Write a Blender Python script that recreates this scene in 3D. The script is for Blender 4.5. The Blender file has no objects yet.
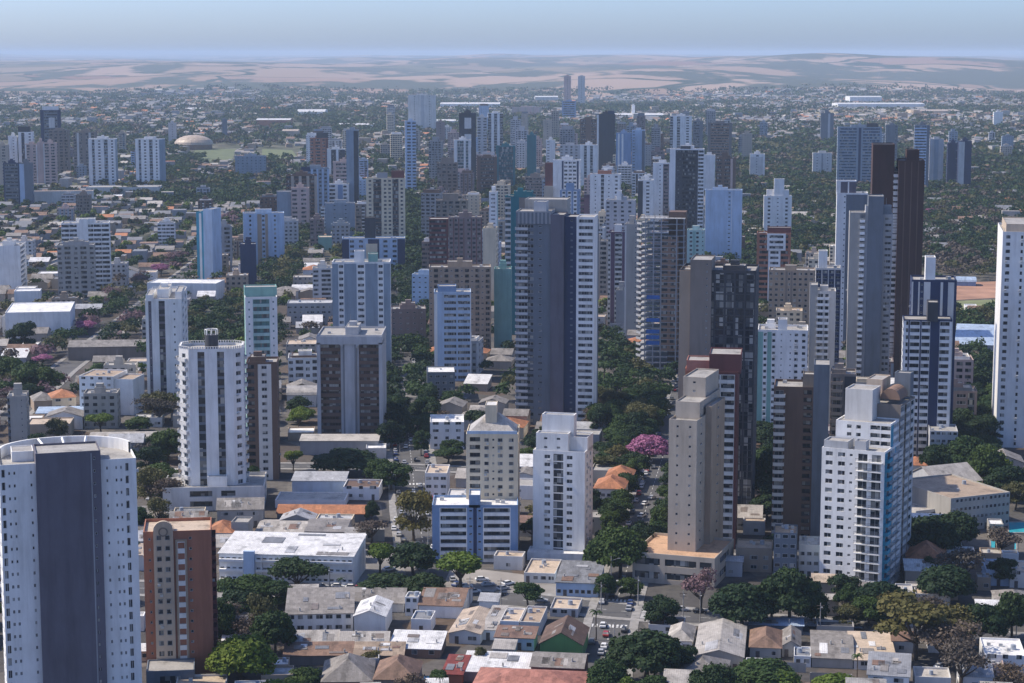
import bpy, math, random
import numpy as np
from math import sin, cos, tan, atan, radians as R, pi, hypot, sqrt, floor
random.seed(7)
rng = np.random.default_rng(11)
S = bpy.context.scene
COL = S.collection

# ------------------------------------------------------------ camera, sky, sun, exposure
CAM_H, FPX, PITCH = 165.0, 2000.0, R(8.2)
W, H = 1024, 683
cd = bpy.data.cameras.new('camera'); cam = bpy.data.objects.new('camera', cd); COL.objects.link(cam)
cd.sensor_width = 36.0; cd.lens = FPX / W * 36.0; cd.clip_start = 1.0; cd.clip_end = 300000.0
cam.location = (0, 0, CAM_H); cam.rotation_euler = (pi/2 - PITCH, 0, 0)
S.camera = cam
SUN_EL, SUN_AZ = R(48), R(-80)          # azimuth from +Y, negative = towards -X
wd = bpy.data.worlds.new('World'); S.world = wd; wd.use_nodes = True
nt = wd.node_tree; bg = nt.nodes['Background']
sky = nt.nodes.new('ShaderNodeTexSky'); sky.sky_type = 'NISHITA'; sky.sun_disc = False
sky.sun_elevation = SUN_EL; sky.sun_rotation = SUN_AZ
sky.altitude = 0; sky.air_density = .6; sky.dust_density = 1.15; sky.ozone_density = 3.0
tint = nt.nodes.new('ShaderNodeMix'); tint.data_type = 'RGBA'; tint.blend_type = 'MULTIPLY'; tint.inputs[0].default_value = 1.0
tint.inputs[7].default_value = (.90, .98, 1.17, 1)             # the clear dry-season blue
nt.links.new(sky.outputs[0], tint.inputs[6]); nt.links.new(tint.outputs[2], bg.inputs[0]); bg.inputs[1].default_value = 0.15
sl = bpy.data.lights.new('sun', 'SUN'); sl.energy = 4.1; sl.angle = R(0.53); sl.color = (1, .89, .74)
so = bpy.data.objects.new('sun', sl); COL.objects.link(so)
so.rotation_euler = (pi/2 - SUN_EL, 0, -SUN_AZ + pi)   # lamp -Z points away from the sun
S.view_settings.view_transform = 'Standard'; S.view_settings.look = 'None'
S.view_settings.exposure = 0.31; S.view_settings.gamma = 1; S.view_settings.use_curve_mapping = False
S.render.engine = 'CYCLES'
cy = S.cycles
cy.max_bounces = 5; cy.diffuse_bounces = 3; cy.glossy_bounces = 2; cy.transmission_bounces = 2
cy.volume_bounces = 1; cy.transparent_max_bounces = 4; cy.use_denoising = True
cy.caustics_reflective = False; cy.caustics_refractive = False; cy.sample_clamp_indirect = 4

# ------------------------------------------------------------ photograph pixel <-> place
def ray(px, py):
    a = (px - W/2) / FPX; b = -(py - H/2) / FPX
    return a, cos(PITCH) + b*sin(PITCH), -sin(PITCH) + b*cos(PITCH)
def gp(px, py, z=0.0):
    dx, dy, dz = ray(px, py); t = (z - CAM_H) / dz
    return dx*t, dy*t
def proj(x, y, z):
    z -= CAM_H
    d = y*cos(PITCH) - z*sin(PITCH); u = y*sin(PITCH) + z*cos(PITCH)
    return W/2 + FPX*x/d, H/2 - FPX*u/d
def height_at(y, py):
    """height whose image row is py at depth y"""
    b = -(py - H/2) / FPX
    return CAM_H + y * (-sin(PITCH) + b*cos(PITCH)) / (cos(PITCH) + b*sin(PITCH))
def solve(P, d, z, px):
    """t so that P + t d at height z lands on image column px"""
    a = (px - W/2) / FPX
    # x = a*depth ; depth = y cosP - (z-H) sinP
    k = (z - CAM_H) * sin(PITCH)
    den = d[0] - a*d[1]*cos(PITCH)
    return (a*(P[1]*cos(PITCH) - k) - P[0]) / den
def place(xl, xr, sx, yt, yb, th, depth=None):
    """front spans xl..xr at its top edge yt, ground row yb; the side runs on to sx"""
    t = R(th); u = (cos(t), -sin(t)); v = (sin(t), cos(t))
    M = gp((xl + xr)/2, yb); h = height_at(M[1], yt)
    a = solve(M, u, h, xl); b = solve(M, u, h, xr)
    L = (M[0] + a*u[0], M[1] + a*u[1]); Rt = (M[0] + b*u[0], M[1] + b*u[1])
    w = b - a
    if sx is not None:
        dp = solve(Rt if sx > xr else L, v, h, sx)
        depth = dp if 4 < dp < 80 else (depth or 16)
    depth = depth or max(10, min(22, w*0.8))
    return L, w, depth, h

# ------------------------------------------------------------ materials
MATS = {}
C = dict(white=(.84,.84,.83), offwhite=(.66,.65,.63), cream=(.75,.64,.47), beige=(.47,.41,.34), ltgrey=(.50,.51,.53),
  grey=(.33,.34,.36), mgrey=(.23,.24,.26), dgrey=(.135,.127,.158), charcoal=(.055,.058,.068), navy=(.025,.04,.10),
  blue=(.22,.33,.52), cyan=(.04,.30,.44), ltblue=(.46,.58,.74), slate=(.16,.185,.22), steel=(.28,.345,.42), teal=(.02,.17,.20), ltgreen=(.42,.60,.57), mint=(.24,.44,.40),
  brown=(.15,.095,.07), dbrown=(.072,.036,.030), brick=(.40,.165,.10), red=(.26,.05,.04), maroon=(.15,.048,.045), pink=(.58,.44,.40),
  taupe=(.25,.21,.18), mauve=(.24,.19,.19), tan=(.40,.31,.23), concrete=(.40,.385,.36), orange=(.52,.22,.105), apricot=(.58,.37,.23), salmon=(.46,.20,.15),
  rust=(.27,.17,.12), fibre=(.30,.28,.26), palefibre=(.50,.47,.43), green=(.10,.27,.09), sand=(.58,.47,.36), iron=(.17,.16,.16), purple=(.12,.07,.12))
def new_mat(name):
    m = bpy.data.materials.new(name); m.use_nodes = True
    return m, m.node_tree, m.node_tree.nodes['Principled BSDF']
def nd(t, typ, **kw):
    n = t.nodes.new(typ)
    for k, v in kw.items(): setattr(n, k, v)
    return n
def ramp(t, fac, stops):
    r = nd(t, 'ShaderNodeValToRGB'); e = r.color_ramp.elements
    while len(e) < len(stops): e.new(.5)
    for el, (p, c) in zip(e, stops):
        el.position = p; el.color = (*c, 1) if len(c) == 3 else c
    t.links.new(fac, r.inputs[0]); return r.outputs[0]
def mapped(t, scale, rot=0, coord='Object'):
    c = nd(t, 'ShaderNodeTexCoord'); m = nd(t, 'ShaderNodeMapping'); m.inputs['Scale'].default_value = scale
    m.inputs['Rotation'].default_value = (0, 0, rot)
    t.links.new(c.outputs[coord], m.inputs[0]); return m.outputs[0]
def noise(t, vec, scale, detail=4, rough=.6):
    n = nd(t, 'ShaderNodeTexNoise'); n.inputs['Scale'].default_value = scale; n.inputs['Detail'].default_value = detail
    n.inputs['Roughness'].default_value = rough
    if vec is not None: t.links.new(vec, n.inputs['Vector'])
    return n.outputs['Fac']
def mix(t, a, b, fac, mode='MIX'):
    m = nd(t, 'ShaderNodeMix'); m.data_type = 'RGBA'; m.blend_type = mode
    for s, v in ((0, fac), (6, a), (7, b)):
        if hasattr(v, 'default_value') or hasattr(v, 'is_linked'): t.links.new(v, m.inputs[s])
        else: m.inputs[s].default_value = v if s == 0 else (*v, 1)
    return m.outputs[2]
def sc(c, k): return tuple(min(.9, x*k) for x in c)
def wall(c):
    key = ('wall', c)
    if key in MATS: return MATS[key]
    rgb = C[c]; m, t, p = new_mat(c + '_render')
    a = ramp(t, noise(t, mapped(t, (.35, .35, .035)), 1.0, 5, .65), [(.30, sc(rgb, .78)), (.50, rgb), (.75, sc(rgb, 1.06))])
    b = ramp(t, noise(t, mapped(t, (1, 1, .5)), .16, 5, .65), [(.32, (.80, .79, .77)), (.60, (1, 1, 1))])
    t.links.new(mix(t, a, b, .8, 'MULTIPLY'), p.inputs['Base Color'])
    p.inputs['Roughness'].default_value = .8
    MATS[key] = m; return m
def roofmat(c, kind='slab'):
    key = ('roof', c, kind)
    if key in MATS: return MATS[key]
    rgb = C[c]; m, t, p = new_mat(c + '_roof_' + kind)
    big = ramp(t, noise(t, mapped(t, (1, 1, 1)), .22, 6, .7), [(.30, sc(rgb, .42)), (.46, sc(rgb, .92)), (.58, rgb), (.74, sc(rgb, 1.25))])
    sm = ramp(t, noise(t, mapped(t, (1, 1, 1)), 1.6, 4, .7), [(.35, (.70, .68, .66)), (.6, (1, 1, 1))])
    col = mix(t, big, sm, .75, 'MULTIPLY')
    if kind in ('tile', 'sheet'):
        w = nd(t, 'ShaderNodeTexWave'); w.inputs['Scale'].default_value = 1.1 if kind == 'tile' else .55
        w.inputs['Distortion'].default_value = .3
        t.links.new(mapped(t, (1, .05, .05)), w.inputs['Vector'])
        col = mix(t, col, ramp(t, w.outputs['Fac'], [(0, (.80, .79, .78)), (.6, (1, 1, 1))]), .6, 'MULTIPLY')
        v = nd(t, 'ShaderNodeTexBrick'); v.inputs['Scale'].default_value = .38; v.inputs['Mortar Size'].default_value = .012; v.inputs['Brick Width'].default_value = .42
        v.inputs['Color1'].default_value = (.62, .61, .60, 1); v.inputs['Color2'].default_value = (1.12, 1.12, 1.13, 1); v.inputs['Mortar'].default_value = (.6, .6, .6, 1); v.inputs['Row Height'].default_value = .9
        t.links.new(mapped(t, (1, 1, 0)), v.inputs['Vector'])
        col = mix(t, col, v.outputs['Color'], .75 if kind == 'tile' else .4, 'MULTIPLY')
    t.links.new(col, p.inputs['Base Color'])
    p.inputs['Roughness'].default_value = .75 if kind != 'sheet' else .5
    MATS[key] = m; return m
def glass(c='dark'):
    key = ('glass', c)
    if key in MATS: return MATS[key]
    base = dict(dark=(.016, .022, .030), blue=(.02, .05, .10), brown=(.030, .02, .018), teal=(.02, .07, .085), green=(.10, .20, .19))[c]
    m, t, p = new_mat(c + '_glazing')
    g = nd(t, 'ShaderNodeNewGeometry'); sn = nd(t, 'ShaderNodeVectorMath', operation='SNAP')
    sn.inputs[1].default_value = (1.35, 1.35, 3.1); t.links.new(g.outputs['Position'], sn.inputs[0])
    wn = nd(t, 'ShaderNodeTexWhiteNoise'); wn.noise_dimensions = '3D'; t.links.new(sn.outputs[0], wn.inputs['Vector'])
    col = ramp(t, wn.outputs['Value'], [(0, base), (.50, sc(base, 1.6)), (.62, (.09, .10, .11)), (.80, (.20, .20, .19)), (.95, (.40, .39, .36))])
    t.links.new(col, p.inputs['Base Color'])
    p.inputs['Roughness'].default_value = .12; p.inputs['IOR'].default_value = 1.5
    MATS[key] = m; return m
def plain(name, rgb, rough=.6, metal=0, var=.25, scale=.8):
    key = ('plain', name)
    if key in MATS: return MATS[key]
    m, t, p = new_mat(name)
    t.links.new(ramp(t, noise(t, mapped(t, (1, 1, 1)), scale, 4), [(.3, sc(rgb, 1 - var)), (.7, sc(rgb, 1 + var))]), p.inputs['Base Color'])
    p.inputs['Roughness'].default_value = rough; p.inputs['Metallic'].default_value = metal
    MATS[key] = m; return m
def leafmat(name, a, b, trans=.25):
    key = ('leaf', name)
    if key in MATS: return MATS[key]
    m, t, p = new_mat(name)
    oi = nd(t, 'ShaderNodeObjectInfo')
    g = nd(t, 'ShaderNodeNewGeometry')
    n1 = noise(t, g.outputs['Position'], .28, 3)
    n2 = noise(t, g.outputs['Position'], 2.2, 2)
    c1 = ramp(t, n1, [(.32, a), (.68, b)])
    c2 = mix(t, c1, ramp(t, n2, [(.3, (.62, .64, .6)), (.7, (1.15, 1.12, 1.0))]), .8, 'MULTIPLY')
    c3 = mix(t, c2, ramp(t, oi.outputs['Random'], [(0, (.70, .78, .78)), (.5, (1, 1, 1)), (1, (1.25, 1.12, .85))]), 1, 'MULTIPLY')
    t.links.new(c3, p.inputs['Base Color']); p.inputs['Roughness'].default_value = .7
    p.inputs['Specular IOR Level'].default_value = .25
    tr = nd(t, 'ShaderNodeBsdfTranslucent'); t.links.new(c3, tr.inputs[0])
    mx = nd(t, 'ShaderNodeMixShader'); mx.inputs[0].default_value = trans
    t.links.new(p.outputs[0], mx.inputs[1]); t.links.new(tr.outputs[0], mx.inputs[2])
    t.links.new(mx.outputs[0], t.nodes['Material Output'].inputs[0])
    MATS[key] = m; return m

# ------------------------------------------------------------ mesh building
class MB:
    """collects faces; equal corners are welded, so what touches stays one piece"""
    def __init__(s, weld=True): s.v = []; s.f = []; s.m = []; s.ix = {}; s.mats = []; s.weld = weld
    def slot(s, mat):
        if mat not in s.mats: s.mats.append(mat)
        return s.mats.index(mat)
    def vert(s, p):
        if not s.weld: s.v.append(p); return len(s.v) - 1
        k = (round(p[0]*500), round(p[1]*500), round(p[2]*500))
        i = s.ix.get(k)
        if i is None: i = s.ix[k] = len(s.v); s.v.append(p)
        return i
    def face(s, pts, mi):
        ids = [s.vert(p) for p in pts]
        if len(set(ids)) == len(ids): s.f.append(ids); s.m.append(mi)
    def box(s, x0, x1, y0, y1, z0, z1, mi, top=None, bottom=False):
        a = [(x0,y0),(x1,y0),(x1,y1),(x0,y1)]
        for i in range(4):
            p, q = a[i], a[(i+1) % 4]
            s.face([(*p,z0),(*q,z0),(*q,z1),(*p,z1)], mi)
        s.face([(*p,z1) for p in a], mi if top is None else top)
        if bottom: s.face([(*p,z0) for p in a[::-1]], mi)
    def cyl(s, cx, cy, r, z0, z1, mi, n=12, r1=None, cap=True):
        r1 = r if r1 is None else r1
        A = [(cx + r*cos(2*pi*i/n), cy + r*sin(2*pi*i/n), z0) for i in range(n)]
        B = [(cx + r1*cos(2*pi*i/n), cy + r1*sin(2*pi*i/n), z1) for i in range(n)]
        for i in range(n): s.face([A[i], A[(i+1) % n], B[(i+1) % n], B[i]], mi)
        if cap: s.face(B, mi)
    def tube(s, p, q, r, r1, mi, n=6):
        d = np.subtract(q, p); L = np.linalg.norm(d)
        if L < 1e-6: return
        d = d/L; a = np.cross(d, (0, 0, 1) if abs(d[2]) < .9 else (1, 0, 0)); a /= np.linalg.norm(a); b = np.cross(d, a)
        A = [tuple(np.add(p, r*(cos(2*pi*i/n)*a + sin(2*pi*i/n)*b))) for i in range(n)]
        B = [tuple(np.add(q, r1*(cos(2*pi*i/n)*a + sin(2*pi*i/n)*b))) for i in range(n)]
        for i in range(n): s.face([A[(i+1) % n], A[i], B[i], B[(i+1) % n]], mi)
        s.face(B, mi)
    def mesh(s, name, smooth=False):
        me = bpy.data.meshes.new(name); me.from_pydata(s.v, [], s.f)
        for m in s.mats: me.materials.append(m)
        me.polygons.foreach_set('material_index', s.m)
        if smooth: me.polygons.foreach_set('use_smooth', [True]*len(s.f))
        me.update(); return me
    def build(s, name, parent=None, smooth=False):
        return link(name, s.mesh(name, smooth), parent)
def link(name, me, parent=None, loc=(0,0,0), rz=0):
    o = bpy.data.objects.new(name, me); COL.objects.link(o); o.parent = parent
    o.location = loc; o.rotation_euler = (0, 0, rz); return o
def empty(name, loc=(0,0,0), rz=0):
    return link(name, None, None, loc, rz)
def tag(o, label=None, cat=None, group=None, kind=None):
    for k, v in (('label', label), ('category', cat), ('group', group), ('kind', kind)):
        if v: o[k] = v
    return o
def copy_thing(src, loc, rz=0, scale=None):
    """a copy of a thing and of each of its parts"""
    r = src.copy(); COL.objects.link(r); r.location = loc
    for k in ('label', 'group'):
        if k in r: del r[k]
    r.location = loc; r.rotation_euler = (0, 0, rz)
    if scale: r.scale = scale
    for ch in list(src.children):
        c = ch.copy(); COL.objects.link(c); c.parent = r
        for g in list(ch.children):
            d = g.copy(); COL.objects.link(d); d.parent = c
    return r

# ------------------------------------------------------------ facades
# a facade is a row of columns "type+width"; every storey repeats it
def parse(spec):
    out = []
    for tok in spec.split():
        out.append((tok[0], float(tok[1:] or 1)))
    return out
def rep(s, n): return ' '.join([s]*n)
WIN = {  # z0, z1 of the storey, side margin, recess
 'w': (.32, .80, .14, .28), 'W': (.32, .80, .14, .28), 'q': (.46, .72, .24, .22), 'Q': (.46, .72, .24, .22), 't': (.28, .90, .14, .28),
 'g': (.34, .84, .02, .25), 'R': (.36, .84, .02, .25), 'G': (.07, .95, .03, .20), 'l': (.36, .93, .03, 1.15), 'L': (.36, .93, .03, 1.15),
 'p': (.04, .84, .16, .30)}
class Tower:
    """shared palette of one tower while its volumes are built"""
    def __init__(s, wallc, acc, gl='dark', acc2=None, roof='concrete'):
        s.wall, s.acc, s.acc2, s.gl, s.roof = wall(wallc), wall(acc), wall(acc2 or acc), glass(gl), roofmat(roof)
def facade(mb, T, o, d, w, z0, z1, nf, spec, wins=None, rz=0, balc=None):
    n = (d[1], -d[0])
    def P(a, z, dep=0.0): return (o[0] + d[0]*a - n[0]*dep, o[1] + d[1]*a - n[1]*dep, z)
    mw, ma, m2, mg = mb.slot(T.wall), mb.slot(T.acc), mb.slot(T.acc2), mb.slot(T.gl)
    cols = parse(spec) if spec else [('b', 1)]
    tot = sum(c[1] for c in cols); a = 0; fh = (z1 - z0)/nf
    for ty, cw in cols:
        a0, a1 = a, a + cw/tot*w; a = a1; ww = a1 - a0
        if ty in 'bBC':
            mb.face([P(a0,z0), P(a1,z0), P(a1,z1), P(a0,z1)], mw if ty == 'b' else ma if ty == 'B' else m2); continue
        if ty in 'dD':                                   # a continuous dark strip set back in the wall
            dp = .45
            mb.face([P(a0,z0,dp), P(a1,z0,dp), P(a1,z1,dp), P(a0,z1,dp)], mg)
            e = mw
            mb.face([P(a0,z0), P(a0,z0,dp), P(a0,z1,dp), P(a0,z1)], e); mb.face([P(a1,z0,dp), P(a1,z0), P(a1,z1), P(a1,z1,dp)], e)
            for k in range(nf):                           # spandrel of each storey
                zz = z0 + k*fh
                mb.face([P(a0,zz,dp-.12), P(a1,zz,dp-.12), P(a1,zz+fh*.30,dp-.12), P(a0,zz+fh*.30,dp-.12)], ma if ty == 'd' else mw)
            continue
        f0, f1, mg_, dp = WIN[ty]
        mm = ma if ty in 'WRLQ' else mw
        b0, b1 = a0 + ww*mg_, a1 - ww*mg_
        for k in range(nf):
            za, zb = z0 + k*fh, z0 + (k+1)*fh; c0, c1 = za + fh*f0, za + fh*f1
            O = [P(a0,za), P(a1,za), P(a1,zb), P(a0,zb)]; I = [P(b0,c0), P(b1,c0), P(b1,c1), P(b0,c1)]
            J = [P(b0,c0,dp), P(b1,c0,dp), P(b1,c1,dp), P(b0,c1,dp)]
            for i in range(4):
                j = (i+1) % 4
                mb.face([O[i], O[j], I[j], I[i]], mm); mb.face([I[i], I[j], J[j], J[i]], mm)
            mb.face(J, mg)
            c = P((b0+b1)/2, c0, dp)
            if wins is not None: wins.append((c, b1-b0, c1-c0, rz, ty))
            if balc is not None and ty == 'p': balc.append((P((a0+a1)/2, za), ww, fh, rz))
def volume(T, poly, z0, z1, nf, specs, wins=None, parapet=.9, balc=None, mb=None, rz0=.05):
    """closed prism over a counter-clockwise polygon; specs[i] is the facade of edge i; roof sunk behind a parapet"""
    mb = mb or MB(); n = len(poly)
    for i in range(n):
        p, q = poly[i], poly[(i+1) % n]; L = hypot(q[0]-p[0], q[1]-p[1]); d = ((q[0]-p[0])/L, (q[1]-p[1])/L)
        facade(mb, T, p, d, L, z0, z1, nf, specs[i] if i < len(specs) else None, wins, math.atan2(d[1], d[0]), balc)
    cx = sum(p[0] for p in poly)/n; cyy = sum(p[1] for p in poly)/n
    ext = max(hypot(p[0]-cx, p[1]-cyy) for p in poly); k = 1 - .35/max(ext, 1)
    inn = [(cx + (p[0]-cx)*k, cyy + (p[1]-cyy)*k) for p in poly]; mw, mr = mb.slot(T.wall), mb.slot(T.roof)
    for i in range(n):
        j = (i+1) % n
        mb.face([(*poly[i], z1), (*poly[j], z1), (*poly[j], z1+parapet), (*poly[i], z1+parapet)], mw)
        mb.face([(*poly[i], z1+parapet), (*poly[j], z1+parapet), (*inn[j], z1+parapet), (*inn[i], z1+parapet)], mw)
        mb.face([(*inn[i], z1+parapet), (*inn[j], z1+parapet), (*inn[j], z1+rz0), (*inn[i], z1+rz0)], mw)
    mb.face([(*p, z1+rz0) for p in inn], mr)
    return mb
def rect(x0, x1, y0, y1): return [(x0,y0),(x1,y0),(x1,y1),(x0,y1)]

WINMESH = {}
frame_mat = plain('window_frame_paint', (.55, .56, .57), .5); dark_frame = plain('dark_window_frame', (.06, .06, .065), .5)
def window_mesh(w, h, T, ty):
    key = (round(w*4), round(h*4), T.gl.name, ty)
    if key in WINMESH: return WINMESH[key]
    w, h = round(w*4)/4, round(h*4)/4
    mb = MB(); fr = mb.slot(dark_frame if ty in 'RGLl' else frame_mat); gl = mb.slot(T.gl)
    t, d = .07, .10
    n = max(1, round(w/1.3))
    mb.face([(-w/2, -.03, 0), (w/2, -.03, 0), (w/2, -.03, h), (-w/2, -.03, h)], gl)
    for x in [-w/2 + w*i/n for i in range(n+1)]:
        x = min(max(x, -w/2 + t/2), w/2 - t/2); mb.box(x-t/2, x+t/2, -d, -.03, 0, h, fr)
    for z in (0, h - t): mb.box(-w/2, w/2, -d-.002, -.03, z, z+t, fr, bottom=True)
    WINMESH[key] = mb.mesh('window'); return WINMESH[key]
BALC = {}
def balcony_mesh(w, fh, mat, proj_=1.3, rail=False):
    key = (round(w*4), round(fh*4), mat.name, proj_, rail)
    if key in BALC: return BALC[key]
    w = round(w*4)/4*.94; mb = MB(); m = mb.slot(mat); g = mb.slot(plain('railing_metal', (.05, .05, .055), .5))
    mb.box(-w/2, w/2, -proj_, -.002, -.12, .06, m, bottom=True)
    if rail:
        for x in np.linspace(-w/2+.03, w/2-.03, max(4, int(w/.28))): mb.box(x-.025, x+.025, -proj_, -proj_+.05, .06, 1.05, g)
        mb.box(-w/2, w/2, -proj_-.002, -proj_+.06, 1.05, 1.12, g, bottom=True)
    else:
        mb.box(-w/2, w/2, -proj_, -proj_+.12, .06, 1.05, m)
        for sx in (-1, 1):
            x0, x1 = sorted((sx*w/2, sx*(w/2-.12))); mb.box(x0, x1, -proj_+.12, -.002, .06, 1.05, m)
    BALC[key] = mb.mesh('balcony'); return BALC[key]
AC = [None]
def ac_mesh():
    mb = MB(); m = mb.slot(plain('unit_metal', (.50, .50, .49), .5)); mb.box(-.42, .42, -.34, .30, 0, .62, m, bottom=True); return mb.mesh('air_conditioner')
def add_windows(root, T, wins, limit=100):
    """up to a hundred windows as parts, the rest of them as one"""
    wins = sorted(wins, key=lambda q: (abs(q[3]) > 2.6, -q[0][2]))
    r = random.Random(len(wins)); nac = 0
    for c, w, h, rz, ty in wins[:limit]:
        link('window', window_mesh(w, h, T, ty), root, c, rz)
        if ty == 'w' and nac < 24 and root.location.y < 900 and r.random() < .13:
            nac += 1; n = (sin(rz), -cos(rz)); q = (w/2 - .4)*r.choice((-1, 1))
            link('air_conditioner', AC[0] or AC.__setitem__(0, ac_mesh()) or AC[0], root, (c[0] + n[0]*.62 + cos(rz)*q, c[1] + n[1]*.62 + sin(rz)*q, c[2] - .85), rz)
    rest = wins[limit:]
    if rest:
        mb = MB(weld=False); fr, gl = mb.slot(frame_mat), mb.slot(T.gl)
        for c, w, h, rz, ty in rest:
            d = (cos(rz), sin(rz)); n = (d[1], -d[0])
            def P(a, z, o): return (c[0] + d[0]*a + n[0]*o, c[1] + d[1]*a + n[1]*o, c[2] + z)
            mb.face([P(-w/2, 0, .03), P(w/2, 0, .03), P(w/2, h, .03), P(-w/2, h, .03)], gl)
            mb.face([P(-.04, 0, .05), P(.04, 0, .05), P(.04, h, .05), P(-.04, h, .05)], fr)
        tag(mb.build('window', root), kind='stuff')
def add_balconies(root, balc, mat, rail=False, limit=100):
    for c, w, fh, rz in sorted(balc, key=lambda q: -q[0][2])[:limit]:
        link('balcony', balcony_mesh(w, fh, mat, 1.3, rail), root, c, rz)

# ------------------------------------------------------------ registry: footprints, landmarks and labels
FOOT = []        # (ox, oy, cos, sin, w, d)
RECTS = []       # screen rectangles of towers with their depth
LAND = []        # (short phrase, x, y, px, py)
AUTO = []        # things that get their label from what they stand beside
def footprint(L, w, d, th, ys=None):
    t = R(th); FOOT.append((L[0], L[1], cos(t), sin(t), w, d))
def hits_foot(x, y, pad):
    for ox, oy, c, s, w, d in FOOT:
        dx, dy = x-ox, y-oy
        if abs(dx) + abs(dy) > w + d + pad*2 + 10: continue
        a = dx*c - dy*s; b = dx*s + dy*c
        if -pad < a < w+pad and -pad < b < d+pad: return True
    return False
def hidden(px, py, dist):
    for x0, x1, y0, y1, dd in RECTS:
        if dd < dist and x0+2 < px < x1-2 and y0+1 < py < y1-2: return True
    return False
# ------------------------------------------------------------ terrain, roads, haze
def land_z(x, y):
    """height of the land: level under the city, rolling farmland beyond"""
    x = np.asarray(x, float); y = np.asarray(y, float)
    far = np.clip((y - 4500)/5000, 0, 1); far = far*far*(3 - 2*far)
    s = lambda v: np.sin(v)
    roll = 22*s(x/900 + 1.3)*s(y/1500 + .4) + 16*s(x/460 + y/2100) + 9*s(x/230 - y/700 + 2)
    hill = np.clip((y - 8500)/9000, 0, 1); hill = hill*hill*(3 - 2*hill)
    rise = hill*(86 + 22*s(x/2600 + .7) + 20*s(x/1250 + y/5200 + 2.2) + 12*s(x/560 - y/1900))
    dip = -26*np.exp(-((y - 8300)/1500)**2)
    return far*roll*.8 + rise + far*dip
def ground():
    ys = np.concatenate([np.linspace(-300, 300, 4), np.geomspace(420, 70000, 210)])
    xs = np.concatenate([-np.geomspace(30000, 900, 50), np.linspace(-860, 860, 60), np.geomspace(900, 30000, 50)])
    xs = np.unique(xs)
    X, Y = np.meshgrid(xs, ys); fan = np.clip(np.abs(Y)/4000, .35, 3.0); X = X*fan
    Z = land_z(X, Y); V = np.stack([X, Y, Z], -1).reshape(-1, 3)
    nx, ny = len(xs), len(ys)
    i = (np.arange(ny-1)[:, None]*nx + np.arange(nx-1)[None]).reshape(-1)
    F = np.stack([i, i+1, i+nx+1, i+nx], -1)
    me = bpy.data.meshes.new('ground'); me.from_pydata(V.tolist(), [], F.tolist())
    me.polygons.foreach_set('use_smooth', [True]*len(F)); me.update()
    m, t, p = new_mat('city_and_farmland')
    pos = nd(t, 'ShaderNodeNewGeometry').outputs['Position']
    def sca(v):
        q = nd(t, 'ShaderNodeMapping'); q.inputs['Scale'].default_value = v; t.links.new(pos, q.inputs[0]); return q.outputs[0]
    lots = nd(t, 'ShaderNodeTexVoronoi'); lots.inputs['Scale'].default_value = .055; t.links.new(sca((1, .8, 0)), lots.inputs['Vector'])
    lot = ramp(t, lots.outputs['Color'], [(.15, (.085, .081, .080)), (.38, (.16, .147, .134)), (.55, (.065, .065, .068)), (.70, (.125, .092, .07)), (.85, (.10, .096, .09))])
    fine = ramp(t, noise(t, pos, .35, 6, .7), [(.3, (.55, .55, .55)), (.65, (1.1, 1.08, 1.05))])
    urban = mix(t, lot, fine, .85, 'MULTIPLY')
    fld = nd(t, 'ShaderNodeTexVoronoi'); fld.inputs['Scale'].default_value = 1.0; fld.inputs['Randomness'].default_value = .9
    wob = nd(t, 'ShaderNodeTexNoise'); wob.inputs['Scale'].default_value = .0006; t.links.new(pos, wob.inputs['Vector'])
    add = nd(t, 'ShaderNodeVectorMath', operation='MULTIPLY_ADD'); add.inputs[1].default_value = (1.6, 1.6, 0)
    t.links.new(wob.outputs['Color'], add.inputs[0]); t.links.new(sca((.0011, .00042, 0)), add.inputs[2]); t.links.new(add.outputs[0], fld.inputs['Vector'])
    fields = ramp(t, fld.outputs['Color'], [(.10, (.27, .18, .13)), (.32, (.34, .24, .175)), (.46, (.10, .11, .06)), (.58, (.30, .20, .15)), (.74, (.38, .28, .215)), (.9, (.22, .12, .085))])
    ed = nd(t, 'ShaderNodeTexVoronoi'); ed.feature = 'DISTANCE_TO_EDGE'; ed.inputs['Scale'].default_value = 1.0; ed.inputs['Randomness'].default_value = .9
    t.links.new(add.outputs[0], ed.inputs['Vector'])
    fields = mix(t, (.035, .05, .028), fields, ramp(t, ed.outputs['Distance'], [(.018, (0, 0, 0)), (.03, (1, 1, 1))]))
    wood = ramp(t, noise(t, sca((.0011, .00038, 0)), 1.0, 5, .6), [(.49, (0, 0, 0)), (.525, (1, 1, 1))])
    fields = mix(t, fields, (.070, .078, .055), wood)
    sub = ramp(t, noise(t, pos, .02, 6, .75), [(.42, (.045, .06, .03)), (.53, (.11, .11, .075)), (.66, (.20, .18, .155))])
    sp = nd(t, 'ShaderNodeSeparateXYZ'); t.links.new(pos, sp.inputs[0])
    wn = noise(t, sca((.0012, .0005, 0)), 1.0, 3)
    def edge(a, b, amp):
        ad = nd(t, 'ShaderNodeMath', operation='MULTIPLY_ADD'); ad.inputs[1].default_value = amp
        t.links.new(wn, ad.inputs[0]); t.links.new(sp.outputs[1], ad.inputs[2])
        r = nd(t, 'ShaderNodeMapRange'); r.inputs[1].default_value = a; r.inputs[2].default_value = b
        t.links.new(ad.outputs[0], r.inputs[0]); return r.outputs[0]
    c = mix(t, urban, sub, edge(1500, 2300, 400)); c = mix(t, c, fields, edge(9000, 9500, 2600))
    t.links.new(c, p.inputs['Base Color']); p.inputs['Roughness'].default_value = .95; p.inputs['Specular IOR Level'].default_value = .2
    me.materials.append(m); tag(link('ground', me), kind='structure')
ground()
ROADS = []        # (points, width)
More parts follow.
